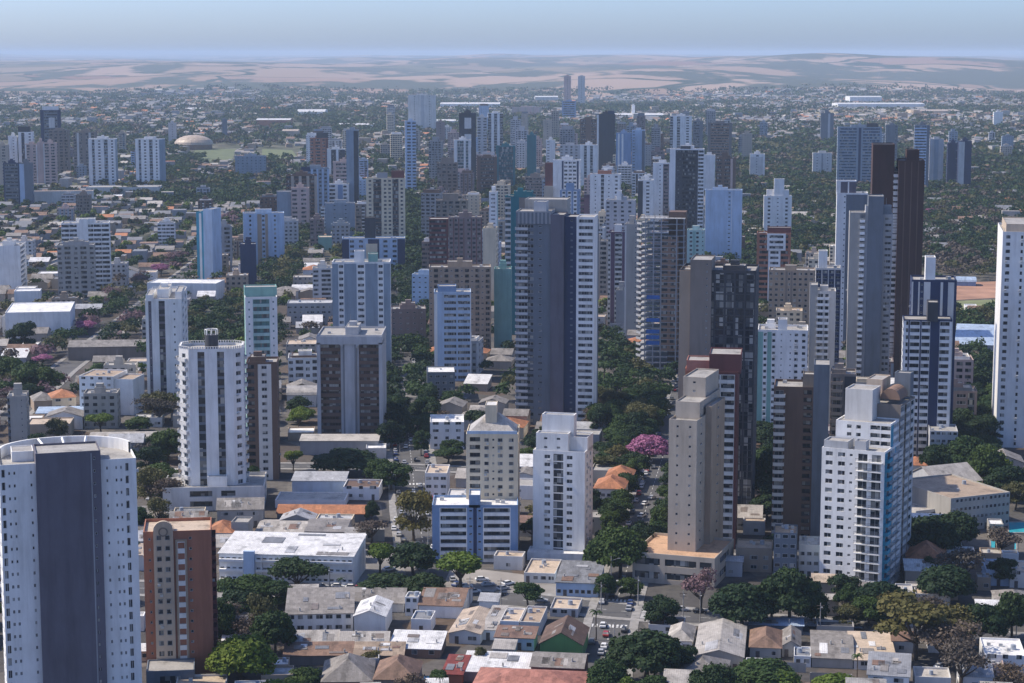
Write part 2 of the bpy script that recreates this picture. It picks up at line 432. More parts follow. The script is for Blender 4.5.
def tarmac():
    key = 'tarmac'
    if key in MATS: return MATS[key]
    m, t, p = new_mat('asphalt')
    g = nd(t, 'ShaderNodeNewGeometry').outputs['Position']
    c = mix(t, ramp(t, noise(t, g, .12, 4), [(.3, (.075, .074, .076)), (.7, (.12, .118, .115))]), ramp(t, noise(t, g, 1.5, 5, .7), [(.3, (.75, .75, .75)), (.7, (1.1, 1.1, 1.1))]), .8, 'MULTIPLY')
    t.links.new(c, p.inputs['Base Color']); p.inputs['Roughness'].default_value = .85
    MATS[key] = m; return m
paint = plain('road_paint', (.62, .62, .60), .7, var=.3, scale=1.2); kerbm = plain('pavement_concrete', (.27, .26, .245), .9, var=.3, scale=.5)
def road(pix, width, name='road', walk=2.6, lane=True, zb=.02):
    P = [gp(*q) for q in pix]; ROADS.append((P, width + 2*walk))
    nrm = []
    for i in range(len(P)):
        a, b = P[max(0, i-1)], P[min(len(P)-1, i+1)]; L = hypot(b[0]-a[0], b[1]-a[1]); nrm.append((-(b[1]-a[1])/L, (b[0]-a[0])/L))
    off = lambda i, k: (P[i][0] + nrm[i][0]*k, P[i][1] + nrm[i][1]*k)
    mb = MB(); m = mb.slot(tarmac()); h2 = width/2
    for i in range(len(P)-1): mb.face([(*off(i, -h2), zb), (*off(i+1, -h2), zb), (*off(i+1, h2), zb), (*off(i, h2), zb)][::1], m)
    tag(mb.build(name), kind='structure')
    for s in (-1, 1):
        mb = MB(); m = mb.slot(kerbm); a, b = sorted((s*h2, s*(h2+walk)))
        for i in range(len(P)-1):
            q = [off(i, a), off(i+1, a), off(i+1, b), off(i, b)]
            mb.face([(*e, zb+.13) for e in q], m)
            for j in (0, 2): mb.face([(*q[j], 0), (*q[(j+1) % 4], 0), (*q[(j+1) % 4], zb+.13), (*q[j], zb+.13)], m)
        tag(mb.build('pavement'), kind='structure')
    if lane:
        mb = MB(weld=False); m = mb.slot(paint)
        for i in range(len(P)-1):
            L = hypot(P[i+1][0]-P[i][0], P[i+1][1]-P[i][1]); n = int(L/6); d = ((P[i+1][0]-P[i][0])/L, (P[i+1][1]-P[i][1])/L)
            for k in range(n):
                x, y = P[i][0]+d[0]*(k*6+1), P[i][1]+d[1]*(k*6+1); e = (-d[1]*.09, d[0]*.09)
                mb.face([(x-e[0], y-e[1], zb+.01), (x+d[0]*3-e[0], y+d[1]*3-e[1], zb+.01), (x+d[0]*3+e[0], y+d[1]*3+e[1], zb+.01), (x+e[0], y+e[1], zb+.01)], m)
        tag(mb.build('road_markings'), kind='structure')
def crosswalk(px, py, ang, width, n=9, ln=3.2, zb=.055):
    x, y = gp(px, py); mb = MB(weld=False); m = mb.slot(paint); c, s = cos(R(ang)), sin(R(ang))
    for k in range(n):
        a = (k - (n-1)/2)*width/n; w2 = width/n*.26
        q = [(a-w2, -ln/2), (a+w2, -ln/2), (a+w2, ln/2), (a-w2, ln/2)]
        mb.face([(x + u*c - v*s, y + u*s + v*c, zb) for u, v in q], m)
    tag(mb.build('road_markings'), kind='structure')
AVENUE = [(440, 600), (428, 570), (417, 510), (409, 440), (403, 375), (394, 270), (386, 190), (383, 150)]
road(AVENUE, 15, zb=.02)
road([(598, 720), (604, 660), (612, 618), (621, 588), (636, 540), (652, 490), (668, 440), (690, 370)], 11, zb=.03)
road([(60, 587), (250, 590), (400, 593), (520, 600), (618, 611), (720, 619), (1060, 645)], 14, zb=.045)
road([(300, 391), (380, 393), (470, 396)], 11, zb=.03)
road([(260, 466), (400, 467), (470, 470)], 9, zb=.03)
road([(8, 420), (60, 372), (130, 318), (200, 262), (240, 226)], 12, lane=False, zb=.03)
road([(670, 545), (760, 552), (900, 566)], 9, zb=.05)
crosswalk(621, 601, -8, 11); crosswalk(609, 626, -8, 11); crosswalk(417, 484, 3, 12); crosswalk(641, 613, 82, 12)
def patch(name, pix, rgb, z=.035, var=.3, scale=.05):
    mb = MB(); m = mb.slot(plain('cover_' + '_'.join(str(int(c*1000)) for c in rgb), rgb, .95, var=var, scale=scale)); mb.face([(*gp(*q), z) for q in pix], m)
    tag(mb.build(name), kind='structure')
patch('sports_field', [(188, 163), (232, 160), (236, 149), (196, 149)], (.12, .145, .065))
patch('sports_field', [(262, 158), (298, 158), (292, 150), (262, 149)], (.13, .155, .065))
patch('bare_earth', [(955, 300), (1010, 297), (1005, 281), (950, 283)], (.36, .20, .13))
patch('playing_field', [(958, 311), (1010, 308), (1008, 299), (956, 301)], (.18, .20, .09))
patch('dry_field', [(790, 119), (960, 119), (930, 109), (795, 110)], (.28, .23, .14))
patch('car_park', [(440, 592), (600, 604), (596, 588), (520, 574), (452, 566)], (.27, .25, .23))
patch('car_park', [(355, 585), (430, 588), (428, 545), (365, 545)], (.22, .21, .20))
def haze():
    mb = MB(); m, t, p = new_mat('haze_air'); t.nodes.remove(p)
    v = nd(t, 'ShaderNodeVolumePrincipled'); v.inputs['Color'].default_value = HAZE_COL; v.inputs['Density'].default_value = HAZE_DEN
    v.inputs['Anisotropy'].default_value = HAZE_ANI
    t.links.new(v.outputs[0], t.nodes['Material Output'].inputs['Volume'])
    mi = mb.slot(m); mb.box(-100000, 100000, -2000, 80000, -60, HAZE_TOP, mi, bottom=True)
    tag(mb.build('haze'), kind='stuff')
HAZE_COL, HAZE_DEN, HAZE_ANI, HAZE_TOP = (.62, .79, 1.0, 1), .46e-4, .0, 230.0
haze()
# ------------------------------------------------------------ towers
NEAR = 1180.0    # towers nearer than this get their windows as parts
def roof_gear(root, w, d, h, T, k, cap=None):
    """machine room, water tank, antenna and dish on the roof, each a part"""
    if cap is None: cap = (.30, .70, .30, .75, 3.2)
    if cap:
        x0, x1, y0, y1, ch = cap
        mb = volume(T, rect(x0*w, x1*w, y0*d, y1*d), h, h+ch, 1, ['b1'], parapet=.3); mr_o = mb.build('machine_room', root)
        if k % 3 != 2:
            mb = MB(); m = mb.slot(T.wall); cx, cyy = (x0+x1)/2*w, (y0+y1)/2*d
            mb.box(cx-1.6, cx+1.6, cyy-1.4, cyy+1.4, h+ch, h+ch+1.9, m); mb.build('water_tank', mr_o)
        if k % 2 == 0:
            mb = MB(); m = mb.slot(plain('mast_metal', (.35, .35, .36), .4)); cx = (x0*.7+x1*.3)*w
            mb.tube((cx, (y0+y1)/2*d, h+ch), (cx, (y0+y1)/2*d, h+ch+5), .09, .05, m, 5); mb.build('antenna', mr_o)
    r = random.Random(k)
    for i in range(2 + k % 2):                                      # air conditioners along the roof
        mb = MB(); m = mb.slot(plain('unit_metal', (.50, .50, .49), .5)); mb.box(-.7, .7, -.45, .45, .05, 1.1, m)
        o = mb.build('cooling_unit', root); o.location = (r.uniform(.08, .24)*w if i % 2 else r.uniform(.76, .9)*w, r.uniform(.2, .8)*d, h+.05)
NT = [0]
def tw(short, extra, xl, xr, sx, yt, yb, th, fp, wc, ac, F, Sd='w1 b.6 w1', depth=None, gl='dark', acc2=None, cap=None,
       vols=None, name='apartment_tower', cat='tower', roof='concrete', body=True, rail=None, gear=True, back=None, land=True):
    """one tower: its main volume, extra volumes (fx0,fx1,fy0,fy1,z0,z1 as shares, front, side, wall, accent, part name), roof gear, windows"""
    L, w, d, h = place(xl, xr, sx, yt, yb, th, depth); D = L[1]; NT[0] += 1; h -= .9
    root = empty(name, (L[0], L[1], 0), -R(th)); T = Tower(wc, ac, gl, acc2, roof)
    nf = max(2, round((yb - yt)/fp)); near = D < NEAR
    wins, balc = ([], []) if near else (None, None)
    if body:
        volume(T, rect(0, w, 0, d), 0, h, nf, [F, Sd, back or Sd, Sd], wins, balc=balc).build('body', root)
    vk = 0
    for q in vols or ():
        fx0, fx1, fy0, fy1, f0, f1, vf, vs, vw, va, pn = q[:11]; vk += 1
        if body and f0 < 1: fx0, fx1, fy0, fy1 = (-.004 if fx0 == 0 else fx0), (1.004 if fx1 == 1 else fx1), (-.004 if fy0 == 0 else fy0), (1.003 if fy1 == 1 else fy1)
        TV = Tower(vw or wc, va or ac, (q[11] if len(q) > 11 else gl), acc2, roof)
        vn = max(1, round(nf*(f1-f0)))
        volume(TV, rect(fx0*w, fx1*w, fy0*d, fy1*d), f0*h, f1*h, vn, [vf, vs, vs, vs], wins, .6 + .01*vk, balc=balc, rz0=.10 + .03*vk).build(pn, root)
    if gear: roof_gear(root, w, d, h, T, NT[0], cap)
    if near:
        add_windows(root, T, wins)
        add_balconies(root, balc, wall(rail) if rail and rail != 'rail' else T.wall, rail == 'rail')
    tag(root, short + (', ' + extra if extra else ''), cat)
    footprint(L, w, d, th)
    x0, x1 = min(xl, sx if sx is not None else xl), max(xr, sx if sx is not None else xr)
    RECTS.append((x0, x1, yt, yb, D))
    if land and (x1-x0) > 9: LAND.append((short, L[0]+w/2, L[1], (x0+x1)/2, (yt+yb)/2))
    root['w'] = w; root['d'] = d; root['h'] = h
    return root, w, d, h, T

# --- the white tower with the dark central slab, partly out of the frame
r0, w, d, h, T = tw('white tower with a wide dark grey central slab', 'cut by the frame', -1, 136, None, 462, 726, -16, 12.6,
  'white', 'dgrey', 'b.2 t.75 b.25 q.6 b.2 q.6 b1.5 b.5 q.55 b.15 b11.0 b.15 q.55 b.9 q.55 b.2 q.55 b.3 t.75 b1.1', depth=24, gear=False,
  vols=[(.262, .735, -.07, .45, 0, 1.045, 'B7.6 C.18 Q.62 B.6', None, 'dgrey', 'dgrey', 'central_slab')], acc2='grey', land=True)
mb = MB(); m = mb.slot(T.wall); N = 22                            # curved crown wall round the back of the roof, ribs across the top
arc = lambda t, k=1.0: (w*.5 + w*.5*k*math.sin(t), d*.42 + d*.58*k*math.cos(t)*.98)
for i in range(N):
    a, b = -1.45 + 2.9*i/N, -1.45 + 2.9*(i+1)/N
    p, q, p2, q2 = arc(a), arc(b), arc(a, .96), arc(b, .96); z0, z1 = h, h+2.8
    mb.face([(*q, z0), (*p, z0), (*p, z1), (*q, z1)], m); mb.face([(*p2, z0), (*q2, z0), (*q2, z1), (*p2, z1)], m)
    mb.face([(*p, z1), (*p2, z1), (*q2, z1), (*q, z1)], m)
mb.build('crown_wall', r0)
for fx in (.36, .50, .64):
    mb = MB(); m = mb.slot(T.wall); mb.tube((w*fx, d*.40, h+2.4), (w*(.5+(fx-.5)*1.3), d*.93, h+2.6), .35, .35, m, 4); mb.build('roof_beam', r0)
volume(T, rect(w*.10, w*.26, d*.30, d*.62), h, h+2.4, 1, ['b1'], parapet=.2).build('stair_head', r0)

# --- brick tower beside it with the arched cream column
r0, w, d, h, T = tw('brick red tower with an arched cream column', 'beside the white slab tower', 143, 211, None, 531, 679, -8, 10.3, 'brick', 'sand',
  'b.7 q.8 b.3 b5.2 b.8 q1.0 b3.2', 'b1 w1 b1 w1 b1', depth=15, roof='sand', gear=False, cap=False,
  vols=[(.15, .44, -.05, .40, 0, 1.015, 'b.3 w1 b.2 w1 b.3', 'b1', 'sand', 'sand', 'window_column'),
        (.47, .64, -.03, .30, .06, .95, 'b.3 L1 b.3', 'b1', 'tan', 'white', 'balcony_column')])
mb = MB(); m = mb.slot(wall('sand')); m2 = mb.slot(wall('tan')); n = 16; cx, rr = w*.295, w*.145; zb = h*1.015+.6
for i in range(n):
    a, b = pi*i/n, pi*(i+1)/n
    p, q = (cx+rr*cos(a), zb+rr*sin(a)), (cx+rr*cos(b), zb+rr*sin(b))
    mb.face([(cx, -.05*d, zb), (p[0], -.05*d, p[1]), (q[0], -.05*d, q[1])], m)
    mb.face([(p[0], -.05*d, p[1]), (p[0], -.05*d+1.2, p[1]), (q[0], -.05*d+1.2, q[1]), (q[0], -.05*d, q[1])], m)
    mb.face([(cx, -.05*d+1.2, zb), (q[0], -.05*d+1.2, q[1]), (p[0], -.05*d+1.2, p[1])], m)
mb.build('arched_gable', r0)
mb = MB(); m = mb.slot(wall('taupe'))
for i in range(20):
    a, b = 2*pi*i/20, 2*pi*(i+1)/20; y = -.05*d
    mb.face([(cx+1.25*cos(a), y-.12, zb-.3+1.25*sin(a)), (cx+1.25*cos(b), y-.12, zb-.3+1.25*sin(b)), (cx+.9*cos(b), y-.12, zb-.3+.9*sin(b)), (cx+.9*cos(a), y-.12, zb-.3+.9*sin(a))], m)
    mb.face([(cx+1.25*cos(b), y-.12, zb-.3+1.25*sin(b)), (cx+1.25*cos(a), y-.12, zb-.3+1.25*sin(a)), (cx+1.25*cos(a), y, zb-.3+1.25*sin(a)), (cx+1.25*cos(b), y, zb-.3+1.25*sin(b))], m)
mb.build('round_medallion', r0)
for zf in np.linspace(.12, .93, 14):
    link('balcony', balcony_mesh(d*.6, 3, wall('maroon'), 1.1), r0, (w, d*.45, h*zf), pi/2)
mb = volume(Tower('slate', 'slate'), rect(w*.02, w*.72, -d*.75, -d*.06), 0, 5.5, 1, ['b1 w3 b1'], parapet=.4); mb.build('entrance_block', r0)

# --- white tower with chamfered corners and a dark turret
xl, xr, yt, yb, th = 178, 243, 352, 506, -5
L, w, d, h = place(xl, xr, None, yt, yb, th, 17)
r0 = empty('apartment_tower', (L[0], L[1], 0), -R(th)); T = Tower('white', 'slate'); k = w*.16; wins = []
P8 = [(k, 0), (w-k, 0), (w, k), (w, d-k), (w-k, d), (k, d), (0, d-k), (0, k)]
volume(T, P8, 0, h, 17, ['b.95 d.75 b1.35 d.75 b.95', 'b.3 w1 b.3', 'b.3 p1 b.4 p1 b.3', 'b1', 'b1', 'b1', 'b.3 p1 b.4 p1 b.3', 'b.4 w.8 b.4'], wins, 1.1).build('body', r0)
for i in range(17):
    for c, rz in (((w, d*.34, h*i/17), pi/2), ((0, d*.34, h*i/17), -pi/2), ((k*.5, k*.5, h*i/17), -pi/4)):
        link('balcony', balcony_mesh(4.0, 3, wall('offwhite'), 1.2), r0, c, rz)
add_windows(r0, T, wins)
mb = MB(); m = mb.slot(T.wall); ring = P8                          # crenellated rim
for i in range(8):
    p, q = P8[i], P8[(i+1) % 8]; n = max(3, int(hypot(q[0]-p[0], q[1]-p[1])/.9))
    for j in range(n):
        x, y = p[0]+(q[0]-p[0])*(j+.5)/n, p[1]+(q[1]-p[1])*(j+.5)/n; x = w/2+(x-w/2)*.99; y = d/2+(y-d/2)*.99
        mb.box(x-.22, x+.22, y-.22, y+.22, h+1.1, h+1.9, m)
    mb.face([(*p, h+1.9), (*q, h+1.9), (w/2+(q[0]-w/2)*.94, d/2+(q[1]-d/2)*.94, h+1.9), (w/2+(p[0]-w/2)*.94, d/2+(p[1]-d/2)*.94, h+1.9)], m)
mb.build('crenellated_rim', r0)
mb = MB(); m = mb.slot(wall('charcoal')); mb.cyl(w*.5, d*.4, w*.105, h, h+5.5, m, 16); mb.build('turret', r0)
mb = MB(); m = mb.slot(T.wall)
for i in range(8):
    a = 2*pi*i/8; x, y = w*.5 + w*.1*cos(a), d*.4 + w*.1*sin(a); b = 2*pi*(i+1)/8; x2, y2 = w*.5 + w*.1*cos(b), d*.4 + w*.1*sin(b)
    mb.tube((x, y, h+5.5), (x, y, h+7.4), .14, .14, m, 4); mb.tube((x, y, h+7.4), (x2, y2, h+7.4), .14, .14, m, 4)
mb.build('turret_frame', r0)
TP = Tower('offwhite', 'grey'); pw = w*1.42
mb = volume(TP, rect(-w*.26, w*1.30, -d*.45, d*1.05), 0, 7.6, 2, ['b1.2 l1.1 b.35 l.7 b1.3', 'b1 w2 b1'], parapet=1.2); mb.build('podium', r0)
volume(T, rect(w*.42, w*.72, -d*.2, -.002), 7.65, 11.4, 1, ['b1'], parapet=.3).build('lift_lobby', r0)
tag(r0, 'white tower with chamfered corners and a dark round rooftop turret', 'tower')
footprint((L[0]-9, L[1]-8), w+18, d+10, th); RECTS.append((163, 260, 347, 524, L[1])); LAND.append(('white tower with the round turret', L[0]+w/2, L[1], 210, 420))

W1 = 'w1 b.35'
# --- nearest ring
tw('white twin-pier tower with a dark central window strip', 'behind the turret tower', 145, 181, 187, 299, 408, -6, 7.6, 'white', 'dgrey', 'b.5 Q.5 b1.2 d1.0 b1.3 q.5 b.9', 'b.4 w.8 b.4 w.8 b.4',
   vols=[(.02, .20, -.01, .5, 1, 1.045, 'b1', 'b1', None, None, 'pier_cap'), (.82, 1, .1, .6, 1, 1.06, 'b1', 'b1', None, None, 'lift_head')], cap=(.30, .62, .2, .7, 4.0))
tw('narrow brown-edged tower with a white window stripe', 'tucked behind the turret tower', 246, 277, None, 362, 480, -4, 7.6, 'brown', 'offwhite', 'l1.1 b.45 B.35 W1.0 B.45 b.8', 'b1 w1 b1', depth=14, cap=(.1, .6, .2, .8, 2.2))
tw('white tower with pale green glass centre and mint side', 'behind the narrow brown tower', 245, 277, 287, 297, 444, -9, 7.4, 'white', 'ltgreen', 'b.35 q.5 b.3 L2.6 b.3 q.5 b.35', 'B1', gl='green', depth=16,
   vols=[(.0, 1.02, .45, 1.02, 0, 1.06, 'B1', 'B1', 'mint', 'mint', 'block')], cap=(.55, .95, .55, .9, 2.4))
r0, w, d, h, T = tw('brown glass office tower in a pale concrete frame', 'with a blank central pier', 317, 382, 386, 335, 441, 0, 6.6, 'ltgrey', 'brown', 'b.55 R4.3 b.5 B.2 b2.4 B.2 b.5 R4.3 b.55', 'b1', depth=14, gl='brown', acc2='grey', name='office_tower', roof='concrete',
   vols=[(0, 1, -.06, 1, .935, 1.0, 'b1', 'b1', None, None, 'frame_beam'), (0, .05, -.06, .5, 0, .935, 'b1', 'b1', None, None, 'edge_pier'), (.95, 1, -.06, .5, 0, .935, 'b1', 'b1', None, None, 'edge_pier'),
         (.40, .60, -.045, .5, 0, .935, 'b.4 B2.4 b.4', 'b1', 'mgrey', 'ltgrey', 'central_pier')], cap=(.42, .62, .2, .8, 3.2))
for s in (0, 1):
    for t_ in (0, 1):
        mb = MB(); m = mb.slot(T.wall); y0, y1 = -.06*d+.02, .3; zt = h*.935
        x = (.05 if s == 0 else .60)*w if t_ == 0 else (.40 if s == 0 else .95)*w; e = 1 if t_ == 0 else -1
        if (s, t_) in ((0, 1), (1, 0)):
            a, b, c = (x, zt), (x + e*w*.055, zt), (x, zt - w*.055)
            for y in (y0, y1): mb.face([(a[0], y, a[1]), (b[0], y, b[1]), (c[0], y, c[1])], m)
            mb.face([(b[0], y0, b[1]), (c[0], y0, c[1]), (c[0], y1, c[1]), (b[0], y1, b[1])], m); mb.build('corner_gusset', r0)
tw('grey blue tower with white window stripes', 'behind the brown office tower', 332, 390, 397, 262, 375, -2, 6.3, 'white', 'steel', 'B1.1 w1.1 B2.3 w1.6 B2.3 w1.1 B1.2', 'w1 b.4 w1',
   vols=[(.38, .55, .1, .5, 1, 1.10, 'b1', 'b1', None, None, 'stair_shaft'), (.62, .78, .25, .7, 1, 1.07, 'B1', 'B1', 'mint', 'mint', 'lift_head')], cap=False)
r0, w, d, h, T = tw('cream tower with a pyramid roof and central chimney block', '', 466, 518, None, 434, 553, 2, 7.8, 'cream', 'tan', 'b.4 l1.3 b.35 w.75 b.2 q.45 b.2 w.8 b.5 w.8 b.4', 'b1 w1 b1 w1 b1', depth=18, gear=False, roof='offwhite')
mb = MB(); m = mb.slot(roofmat('palefibre', 'sheet')); z0, z1 = h+.9, h+6.5; e = [(.6, .6), (w-.6, .6), (w-.6, d-.6), (.6, d-.6)]
f = [(w*.40, d*.45), (w*.60, d*.45), (w*.60, d*.55), (w*.40, d*.55)]
for i in range(4): mb.face([(*e[i], z0), (*e[(i+1) % 4], z0), (*f[(i+1) % 4], z1), (*f[i], z1)], m)
mb.face([(*p, z1) for p in f], m); mb.build('pyramid_roof', r0)
volume(T, rect(w*.36, w*.58, d*.25, d*.7), h, h+9.5, 1, ['b1'], parapet=.3).build('stair_block', r0)
mb = MB(); m = mb.slot(wall('ltblue')); mb.box(0.3, w-.3, -.05, .25, h+.9, h+1.9, m, bottom=True); mb.build('solar_rail', r0)
tw('blue seven-storey block with white balconies and a navy stair strip', '', 432, 518, None, 505, 562, 0, 8.1, 'blue', 'white', 'B.0 b1.15 L4.2 b.15 q.8 C.55 q.8 b.15 L4.2 b1.15', 'b1', depth=15, acc2='navy', roof='white',
   vols=[(.43, .56, .0, .6, 1, 1.2, 'b1', 'b1', None, None, 'stair_head')], cap=False, name='apartment_block', cat='apartment block')
tw('white tower stepping up in three roof levels', 'in the middle of the foreground', 533, 585, 593, 451, 556, 14, 7.9, 'white', 'tan', 'b1.0 w.75 b.2 G1.0 b.2 w.75 b1.1', 'b1 w1 b1 w1 b1', depth=24, gear=False,
   vols=[(.04, .66, .10, .42, 1, 1.17, 'b1 q1 b1 q1 b1', 'b1', None, None, 'roof_step'), (.10, .72, .42, .75, 1, 1.33, 'b1', 'b1', None, None, 'roof_step'), (.66, 1.0, .30, 1.0, 1, 1.13, 'b1', 'b1', None, None, 'wing')])
r0, w, d, h, T = tw('plain beige tower with tiny windows above an orange-roofed podium', '', 669, 697, 714, 420, 578, 19, 9.6, 'beige', 'taupe', 'b1.2 q.7 b1.5 q.8 b.8', 'b.6 q.5 b1 q.5 b.6', depth=19, gear=False,
   vols=[(.05, .92, .28, 1.5, 1, 1.10, 'b1', 'b1', None, None, 'roof_step'), (-.02, .80, .8, 1.6, 1, 1.22, 'b1 q.6 b1', 'b1', None, None, 'roof_step'), (1.0, 1.22, .5, 1.3, 0, 1.06, 'b1', 'b1 q.6 b1', 'tan', None, 'lift_shaft')])
Lp, pw, pd, ph = place(645, 733, None, 578, 606, 9, 24)
TP = Tower('beige', 'charcoal', roof='apricot'); o = volume(TP, rect(-9, pw-9, -9, pd-6), 0, ph, 2, ['b.3 g4 b.6 g5 b.4 g2 b.3', 'b1 g2 b1'], parapet=.9).build('podium', r0)
footprint((Lp[0]-2, Lp[1]-2), pw+4, pd+4, 9)
tw('tower with white balcony bands between dark red edges', 'behind the plain beige tower', 711, 738, None, 372, 549, 8, 8.5, 'maroon', 'white', 'b.5 L1.1 B.14 L2.6 b.55', 'b1 w1 b1', depth=22, acc2='brick',
   vols=[(-.08, 1.1, .10, .8, 1, 1.10, 'b1', 'b1', 'maroon', None, 'penthouse'), (-1.0, -.02, .35, 1.1, 0, 1.0, 'b1', 'b1', 'brick', None, 'wing'), (-.95, .1, .3, .8, 1.0, 1.05, 'b1', 'b1', 'salmon', None, 'penthouse')], cap=False)
tw('black glass slab tower with a brown blank end wing', '', 680, 756, None, 270, 512, 10, 7.2, 'charcoal', 'taupe', 'b3.1 ' + rep('G1.1 b.12', 5), 'b1 q.5 b1', depth=22, acc2='tan', name='office_tower', roof='concrete',
   vols=[(0, .14, -.03, .62, 0, 1.0, 'b1', 'b1', 'tan', None, 'pale_end_pier'), (.14, .42, -.05, .75, 0, 1.045, 'b2.5 q.5 b.5', 'b1', 'taupe', None, 'blank_wing')], cap=(.55, .85, .3, .7, 1.6))
tw('brown tower with a stack of small white balconies', 'and a dark slab', 774, 829, None, 387, 541, 9, 7.7, 'brown', 'slate', 'p2.0 b3.0 l1.5 b.2 B2.6', 'b1', depth=16, rail='offwhite', acc2='dgrey',
   vols=[(.72, 1.0, -.03, .8, 0, 1.155, 'b1', 'b1', 'slate', None, 'dark_slab'), (.52, .74, .2, .6, 1, 1.08, 'b1', 'b1', 'taupe', None, 'stair_head')], cap=False)
tw('tower of taupe balconies beside a black blank side', 'left of the stepped block', 831, 856, None, 374, 520, 9, 7.6, 'taupe', 'charcoal', 'p1.5 b.2 B1.4', 'b1', depth=13, rail='tan', cap=(.05, .6, .2, .8, 1.8))
r0, w, d, h, T = tw('white stepped residential block with blue and white side balconies', '', 822, 885, 914, 449, 588, 25, 9.4, 'white', 'ltgrey', 'b1', acc2='cyan', depth=30, rail='rail', gear=False, body=False,
   vols=[(0, 1, 0, .5, 0, 1, 'b.25 w.9 b.25 w.9 b.2 q.5 b.2 p1.25 p1.25 b.15', 'C.8 G1.0 l1.3 C.3 l1.2', None, None, 'body', 'teal'), (.02, .40, .02, .2, 1, 1.05, 'b1', 'b1', 'ltgrey', None, 'roof_terrace'), (.50, .68, .04, .14, 1, 1.06, 'b1', 'b1', 'ltgrey', None, 'stair_head'),
         (.10, .98, .22, .502, 1, 1.17, 'b1 w.6 b.3 w.6 b.8 l1 l1', 'C1 l1 l1', None, None, 'roof_step'), (.18, .62, .34, .60, 1.17, 1.39, 'b1', 'b1', 'offwhite', None, 'penthouse'),
         (.30, 1.0, .503, 1.0, 0, 1.27, 'b1', 'L1 G.5 L1 b.2 L1', 'taupe', 'offwhite', 'wing', 'teal'), (.72, .98, .86, .98, 1.30, 1.46, 'b1', 'b1', 'slate', None, 'lift_head'), (.34, .60, .7, .98, 1.30, 1.42, 'b1', 'b1', 'sand', None, 'penthouse')])
n = 15
for i in range(n):
    z = h*(i+.02)/n
    for a0, a1, mat in ((.02, .14, 'cyan'), (.16, .30, 'offwhite'), (.33, .48, 'offwhite')):
        link('balcony', balcony_mesh((a1-a0)*d, 3, wall(mat), 1.3), r0, (w, (a0+a1)/2*d, z), pi/2)
mb = MB(); m = mb.slot(wall('rust')); n = 14; cx, rr, zb = w*.80, w*.16, h*1.30+.6
for i in range(n):
    a, b = pi*i/n, pi*(i+1)/n
    p, q = (cx+rr*cos(a), zb+rr*1.1*sin(a)), (cx+rr*cos(b), zb+rr*1.1*sin(b))
    mb.face([(p[0], d*.55, p[1]), (p[0], d*.82, p[1]), (q[0], d*.82, q[1]), (q[0], d*.55, q[1])], m)
    mb.face([(cx, d*.55, zb), (p[0], d*.55, p[1]), (q[0], d*.55, q[1])], m)
mb.build('barrel_roof', r0)
tw('navy and white tower with a lower white balconied front wing', '', 912, 957, None, 280, 455, 9, 6.9, 'navy', 'offwhite', 'B.3 b1 B.3 q.8 B1.3 b2.0 B.5 b1.0 B1.2 b.5', 'b1 w1 b1', depth=18, acc2='white',
   vols=[(-.19, .88, -.75, -.01, 0, .80, 'L.7 b.2 L1.4 b.2 L1.2 b1.3 L1.7', 'L1 b.4 L1', 'navy', 'white', 'wing'), (.30, .52, .1, .6, 1, 1.13, 'b1', 'b1', 'white', None, 'lift_head'), (.33, .56, -.8, -.3, .80, .90, 'b1', 'b1', 'charcoal', None, 'stair_head')], cap=False)
tw('slim white tower at the photo edge with a sunlit end wall', '', 1003, 1040, 998, 232, 448, 11, 7.3, 'white', 'dgrey', 'b.5 w1.3 b1.9 w.7 b1.5 w1.3 b.5', 'b1', depth=14,
   vols=[(.1, .9, .1, .9, 1, 1.035, 'b1', 'b1', 'sand', None, 'penthouse')], cap=False)
tw('pale mint and white tower with a central stair head', 'right of the black slab', 758, 808, None, 330, 442, 8, 6.4, 'white', 'mint', 'B1.0 w.8 B.8 w.8 b.8 q.5 b1.2 q.5 b.4 w.9 b.5 w.9 b.3', 'b1', depth=18, vols=[(.40, .58, .05, .4, 1, 1.10, 'b1', 'b1', None, None, 'stair_head')], cap=(.15, .35, .5, .8, 2))
tw('slim grey tower with a bulging stack of dark balconies', '', 810, 836, None, 291, 428, 8, 6.3, 'offwhite', 'taupe', 'B1.2 p1.3 p.9 b1.1', 'b1', depth=13, rail='white',
   vols=[(0, .30, -.05, .8, 0, 1.05, 'B1', 'B1', 'concrete', 'concrete', 'blank_pier')], cap=(.4, .7, .3, .7, 2.5))
tw('white and navy gridded tower with a stepped top', 'behind the slim grey balcony tower', 816, 841, None, 268, 402, 8, 5.4, 'offwhite', 'navy', 'W1 b.15 W1 b.15 W1 b.15 W1', 'b1', depth=14, vols=[(.1, .45, .1, .6, 1, 1.13, 'b1', 'b1', 'white', None, 'lift_head')], cap=False)
tw('grey tower with a tall blank fin and white balcony column', '', 850, 893, None, 214, 432, 8, 6.1, 'grey', 'concrete', 'B1.5 p.75 B1.1 b1.7 w1.3', 'w1 b1', depth=15, rail='white', acc2='steel',
   vols=[(0, .36, -.05, .7, 0, 1.01, 'B.4 B1 l.7', 'b1', 'concrete', 'concrete', 'pier'), (.42, .78, -.08, .7, 0, 1.085, 'b1', 'b1', 'slate', None, 'tall_fin'), (.36, .44, -.02, .5, 0, 1.04, 'b1', 'b1', 'ltgrey', None, 'pale_strip')], cap=(.8, .98, .2, .7, 2.5))
